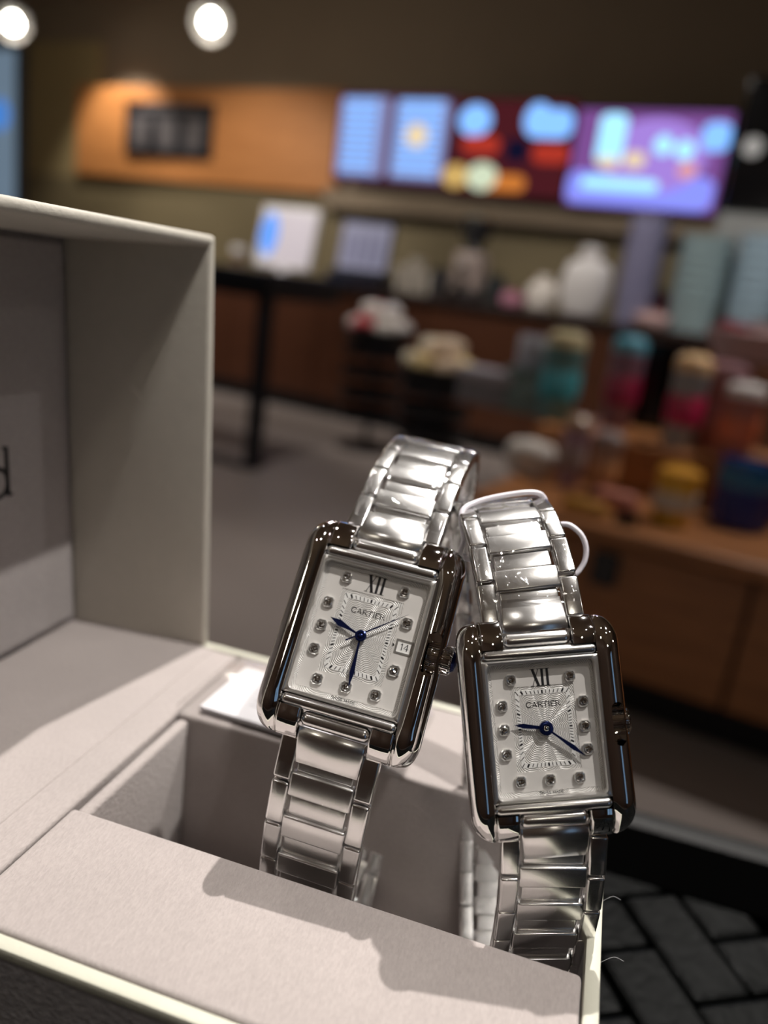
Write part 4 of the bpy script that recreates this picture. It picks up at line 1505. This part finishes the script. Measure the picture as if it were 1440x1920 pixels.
W1 = [((0.72, 0.66, 0.62), 'white'), ((0.62, 0.12, 0.13), 'red'), ((0.70, 0.36, 0.38), 'pink'), ((0.66, 0.60, 0.55), 'off_white')]
W2 = [((0.78, 0.60, 0.30), 'yellow'), ((0.80, 0.62, 0.45), 'peach'), ((0.82, 0.74, 0.58), 'cream')]
basket(712, 612, 0.7, 0.20, 'black tiered stand with a bowl of white, pink and red packets', [W1[i] for i in (0, 2, 3, 0, 1, 3, 0, 2, 1, 0, 3, 0)], 1, 4.0)
basket(825, 682, 0.6, 0.19, 'black tiered stand with a bowl of yellow and cream packets', [W2[i] for i in (0, 2, 1, 2, 0, 1, 2, 1, 0, 2, 1, 1)], 2, 3.55)

# ------------------------------------------------------------------ wooden merchandise display at the right
DZ, DB = 0.47, 1.78
da0 = -0.66
dp = empty('display_unit', room(da0, DB, 0), YAW)
tag(dp, 'stepped wooden merchandise display unit on the right', 'display unit')
obj('deck', box_mesh(0.0, 1.9, -0.03, 0.80, DZ - 0.035, DZ, 0.008), M['deck'], dp)
obj('side_panel', box_mesh(0.02, 0.05, 0.03, 0.78, 0.10, DZ - 0.035), M['deck'], dp)
for i in range(3):
    dr = obj('drawer_front', box_mesh(0.055 + i * 0.6, 0.645 + i * 0.6, 0.03, 0.055, 0.11, DZ - 0.05, 0.006), M['deck'], dp)
    obj('drawer_pull', box_mesh(0.31 + i * 0.6, 0.37 + i * 0.6, 0.012, 0.03, DZ - 0.15, DZ - 0.07, 0.006), M['black'], dr)
obj('carcass', box_mesh(0.05, 1.88, 0.055, 0.78, 0.1, DZ - 0.04), M['counter'], dp)
obj('kickboard', box_mesh(0.05, 1.86, 0.10, 0.76, 0.0, 0.1), M['black'], dp)
obj('riser', box_mesh(0.0, 1.9, 0.40, 0.80, DZ, DZ + 0.13, 0.006), M['deck'], dp)
obj('back_post', box_mesh(0.31, 0.34, 0.76, 0.80, DZ + 0.13, 0.86), M['black'], dp)
obj('back_panel', box_mesh(0.11, 0.31, 0.77, 0.80, DZ + 0.13, 0.86, 0.004), M['black_glass'], dp)


def merch(name, px, py, db, z, parts, label, cat, group='merchandise on the display unit'):
    a = at_b(px, py, DB + db)[0]
    r = empty(name, room(a, DB + db, z), YAW)
    tag(r, label, cat, group)
    for nm_, me, mt in parts:
        smooth_bevel(obj(nm_, me, mt, r), 40)
    return r


def LT_(*p):
    return lathe(list(p), 20)


def tumbler(px, py, db, z, h, r_, body, band, cap, label, name='tumbler'):
    k = lambda c, t: coloured('%s_%d_%d' % (t, px, py), c, 0.3)
    return merch(name, px, py, db, z, [
        ('body', LT_((0, 0), (r_ * 0.8, 0), (r_ * 0.85, 0.005), (r_, h * 0.8), (r_, h * 0.82)), k(body, 'tumbler_body')),
        ('band', LT_((r_ * 0.9, h * 0.25), (r_ * 1.01, h * 0.27), (r_ * 1.03, h * 0.55), (r_ * 0.96, h * 0.57)), k(band, 'tumbler_band')),
        ('cap', LT_((r_ * 0.98, h * 0.82), (r_ * 1.03, h * 0.83), (r_ * 0.98, h * 0.94), (r_ * 0.6, h), (0, h)), k(cap, 'tumbler_cap'))], label, 'tumbler')


def mug(px, py, db, z, h, r_, body, band, label):
    k = lambda c, t: coloured('%s_%d_%d' % (t, px, py), c, 0.25)
    hp = [(r_ * 0.95, 0, h * 0.8), (r_ * 1.5, 0, h * 0.75), (r_ * 1.6, 0, h * 0.45), (r_ * 0.95, 0, h * 0.25)]
    return merch('mug', px, py, db, z, [
        ('body', LT_((0, 0), (r_ * 0.9, 0), (r_, 0.008), (r_, h), (r_ * 0.93, h), (r_ * 0.9, 0.01), (0, 0.01)), k(body, 'mug_body')),
        ('band', LT_((r_ * 0.99, h * 0.6), (r_ * 1.015, h * 0.62), (r_ * 1.015, h * 0.9), (r_ * 0.99, h * 0.92)), k(band, 'mug_band')),
        ('handle', tube_mesh(catmull(hp, 6), r_ * 0.14, 8), k(body, 'mug_body'))], label, 'mug')


# grey box, teal bear tumbler set, bottles, mugs
merch('gift_box', 905, 790, 0.60, DZ + 0.13, [('body', box_mesh(-0.085, 0.085, -0.05, 0.05, 0, 0.08, 0.004), coloured('grey_gift_box', (0.21, 0.20, 0.22), 0.5)),
                                            ('lid', box_mesh(-0.09, 0.09, -0.055, 0.055, 0.075, 0.11, 0.004), coloured('pale_box_lid', (0.36, 0.33, 0.36), 0.5))], 'flat grey gift box at the left end of the display', 'box')
RZ = DZ + 0.13
tumbler(1050, 720, 0.55, RZ, 0.26, 0.058, (0.11, 0.22, 0.22), (0.05, 0.26, 0.30), (0.52, 0.44, 0.26), 'tall teal tumbler with a golden cap on the upper step')
mug(1000, 690, 0.62, RZ + 0.13, 0.1, 0.055, (0.45, 0.47, 0.55), (0.5, 0.5, 0.55), 'pale lilac mug on a shelf block behind the teal tumbler')
merch('shelf_block', 1000, 740, 0.62, RZ, [('block', box_mesh(-0.075, 0.075, -0.07, 0.07, 0, 0.13, 0.004), coloured('sage_block', (0.16, 0.22, 0.21), 0.5)), ('top_board', box_mesh(-0.08, 0.08, -0.075, 0.075, 0.122, 0.13, 0.002), coloured('sage_block', (0.16, 0.22, 0.21)))], 'sage grey block carrying the pale lilac mug', 'block')
merch('plush_toy', 998, 830, 0.33, DZ, [('base', LT_((0, 0), (0.045, 0), (0.05, 0.04), (0.04, 0.085), (0, 0.085)), coloured('dark_teal_base', (0.01, 0.055, 0.06), 0.3)),
                                       ('head', lumpy(0.13, 0.11, 0.10, 9), coloured('off_white_plush', (0.62, 0.57, 0.52), 0.8))], 'off-white plush head on a dark teal cup at the front of the deck', 'toy')
bpy.data.objects[-1] if False else None
tumbler(1172, 700, 0.66, RZ, 0.27, 0.05, (0.26, 0.14, 0.20), (0.30, 0.02, 0.06), (0.12, 0.36, 0.48), 'plum tumbler with a red band and sky-blue cap before the black panel')
tumbler(1085, 800, 0.30, DZ, 0.19, 0.035, (0.36, 0.24, 0.31), (0.33, 0.24, 0.22), (0.42, 0.27, 0.16), 'slim mauve bottle with a tan cap on the deck', 'bottle')
tumbler(1145, 820, 0.26, DZ, 0.17, 0.036, (0.36, 0.22, 0.16), (0.55, 0.26, 0.11), (0.30, 0.24, 0.24), 'slim brown bottle with an orange band on the deck', 'bottle')
tumbler(1285, 760, 0.50, RZ, 0.25, 0.048, (0.33, 0.33, 0.34), (0.52, 0.02, 0.09), (0.85, 0.55, 0.28), 'silver tumbler with a crimson band and glowing orange cap')
tumbler(1270, 915, 0.16, DZ, 0.135, 0.05, (0.72, 0.44, 0.05), (0.60, 0.55, 0.48), (0.75, 0.36, 0.04), 'short yellow canister with a pale band on the deck', 'canister')
mug(1412, 870, 0.30, DZ, 0.16, 0.07, (0.012, 0.03, 0.20), (0.02, 0.14, 0.33), 'dark blue mug at the right edge of the deck')
tumbler(1345, 780, 0.58, RZ, 0.24, 0.06, (0.36, 0.13, 0.12), (0.42, 0.20, 0.20), (0.28, 0.14, 0.16), 'dusty rose tumbler beside the silver one')
tumbler(1400, 740, 0.46, RZ, 0.20, 0.05, (0.40, 0.15, 0.12), (0.75, 0.20, 0.10), (0.78, 0.72, 0.70), 'coral tumbler with a white cap at the right edge')
merch('packet', 1100, 930, 0.05, DZ, [('body', box_mesh(-0.05, 0.05, -0.03, 0.03, 0, 0.03, 0.012), coloured('mustard_packet', (0.42, 0.20, 0.03), 0.4)), ('seal', box_mesh(0.05, 0.058, -0.028, 0.028, 0.012, 0.018), coloured('mustard_packet', (0.42, 0.2, 0.03)))], 'flat mustard packet lying on the deck front', 'packet')
merch('packet', 1165, 885, 0.16, DZ, [('body', box_mesh(-0.05, 0.05, -0.03, 0.03, 0, 0.045, 0.012), coloured('salmon_packet', (0.50, 0.19, 0.14), 0.4)), ('seal', box_mesh(0.05, 0.058, -0.028, 0.028, 0.018, 0.024), coloured('salmon_packet', (0.5, 0.19, 0.14)))], 'salmon packet lying behind the mustard one', 'packet')
merch('price_tag', 1180, 945, 0.03, DZ, [('card', box_mesh(-0.025, 0.025, -0.002, 0.002, 0, 0.03), M['black']), ('foot', box_mesh(-0.02, 0.02, -0.01, 0.012, 0, 0.004), M['black'])], 'small black price stand on the deck front edge', 'price tag')

# pink bowl of packets on the counter's right end, nearer than the towers
a, b, z = at_b(1400, 665, 3.0)
r = empty('pedestal_stand', room(a, 3.0, 0), YAW)
tag(r, 'dark pedestal stand with a pale pink bowl at the right edge', 'stand')
obj('pole', lathe([(0.03, 0.02), (0.03, z)], 12), M['counter'], r)
obj('foot', lathe([(0.2, 0), (0.2, 0.02), (0.04, 0.04)], 24), M['counter'], r)
obj('bowl', lathe([(0.0, z - 0.02), (0.10, z - 0.02), (0.15, z + 0.07), (0.145, z + 0.075), (0.095, z - 0.005), (0, z - 0.005)], 24), coloured('pale_pink_bowl', (0.66, 0.45, 0.46), 0.4), r)
for k, (dx, dy, c, nm_) in enumerate([(-0.06, -0.02, (0.42, 0.02, 0.06), 'crimson'), (0.05, 0.0, (0.66, 0.45, 0.45), 'blush'), (0.0, 0.06, (0.75, 0.66, 0.66), 'pale')]):
    o = obj('packet', box_mesh(-0.05, 0.05, -0.04, 0.04, -0.02, 0.03, 0.016), coloured('bowl_packet_' + nm_, c, 0.4), None, room(a + dx, 3.0 + dy, z + 0.07), (0.3 * k, 0.2, k))
    tag(o, '%s packet in the pale pink bowl at the right edge' % nm_, 'packet')
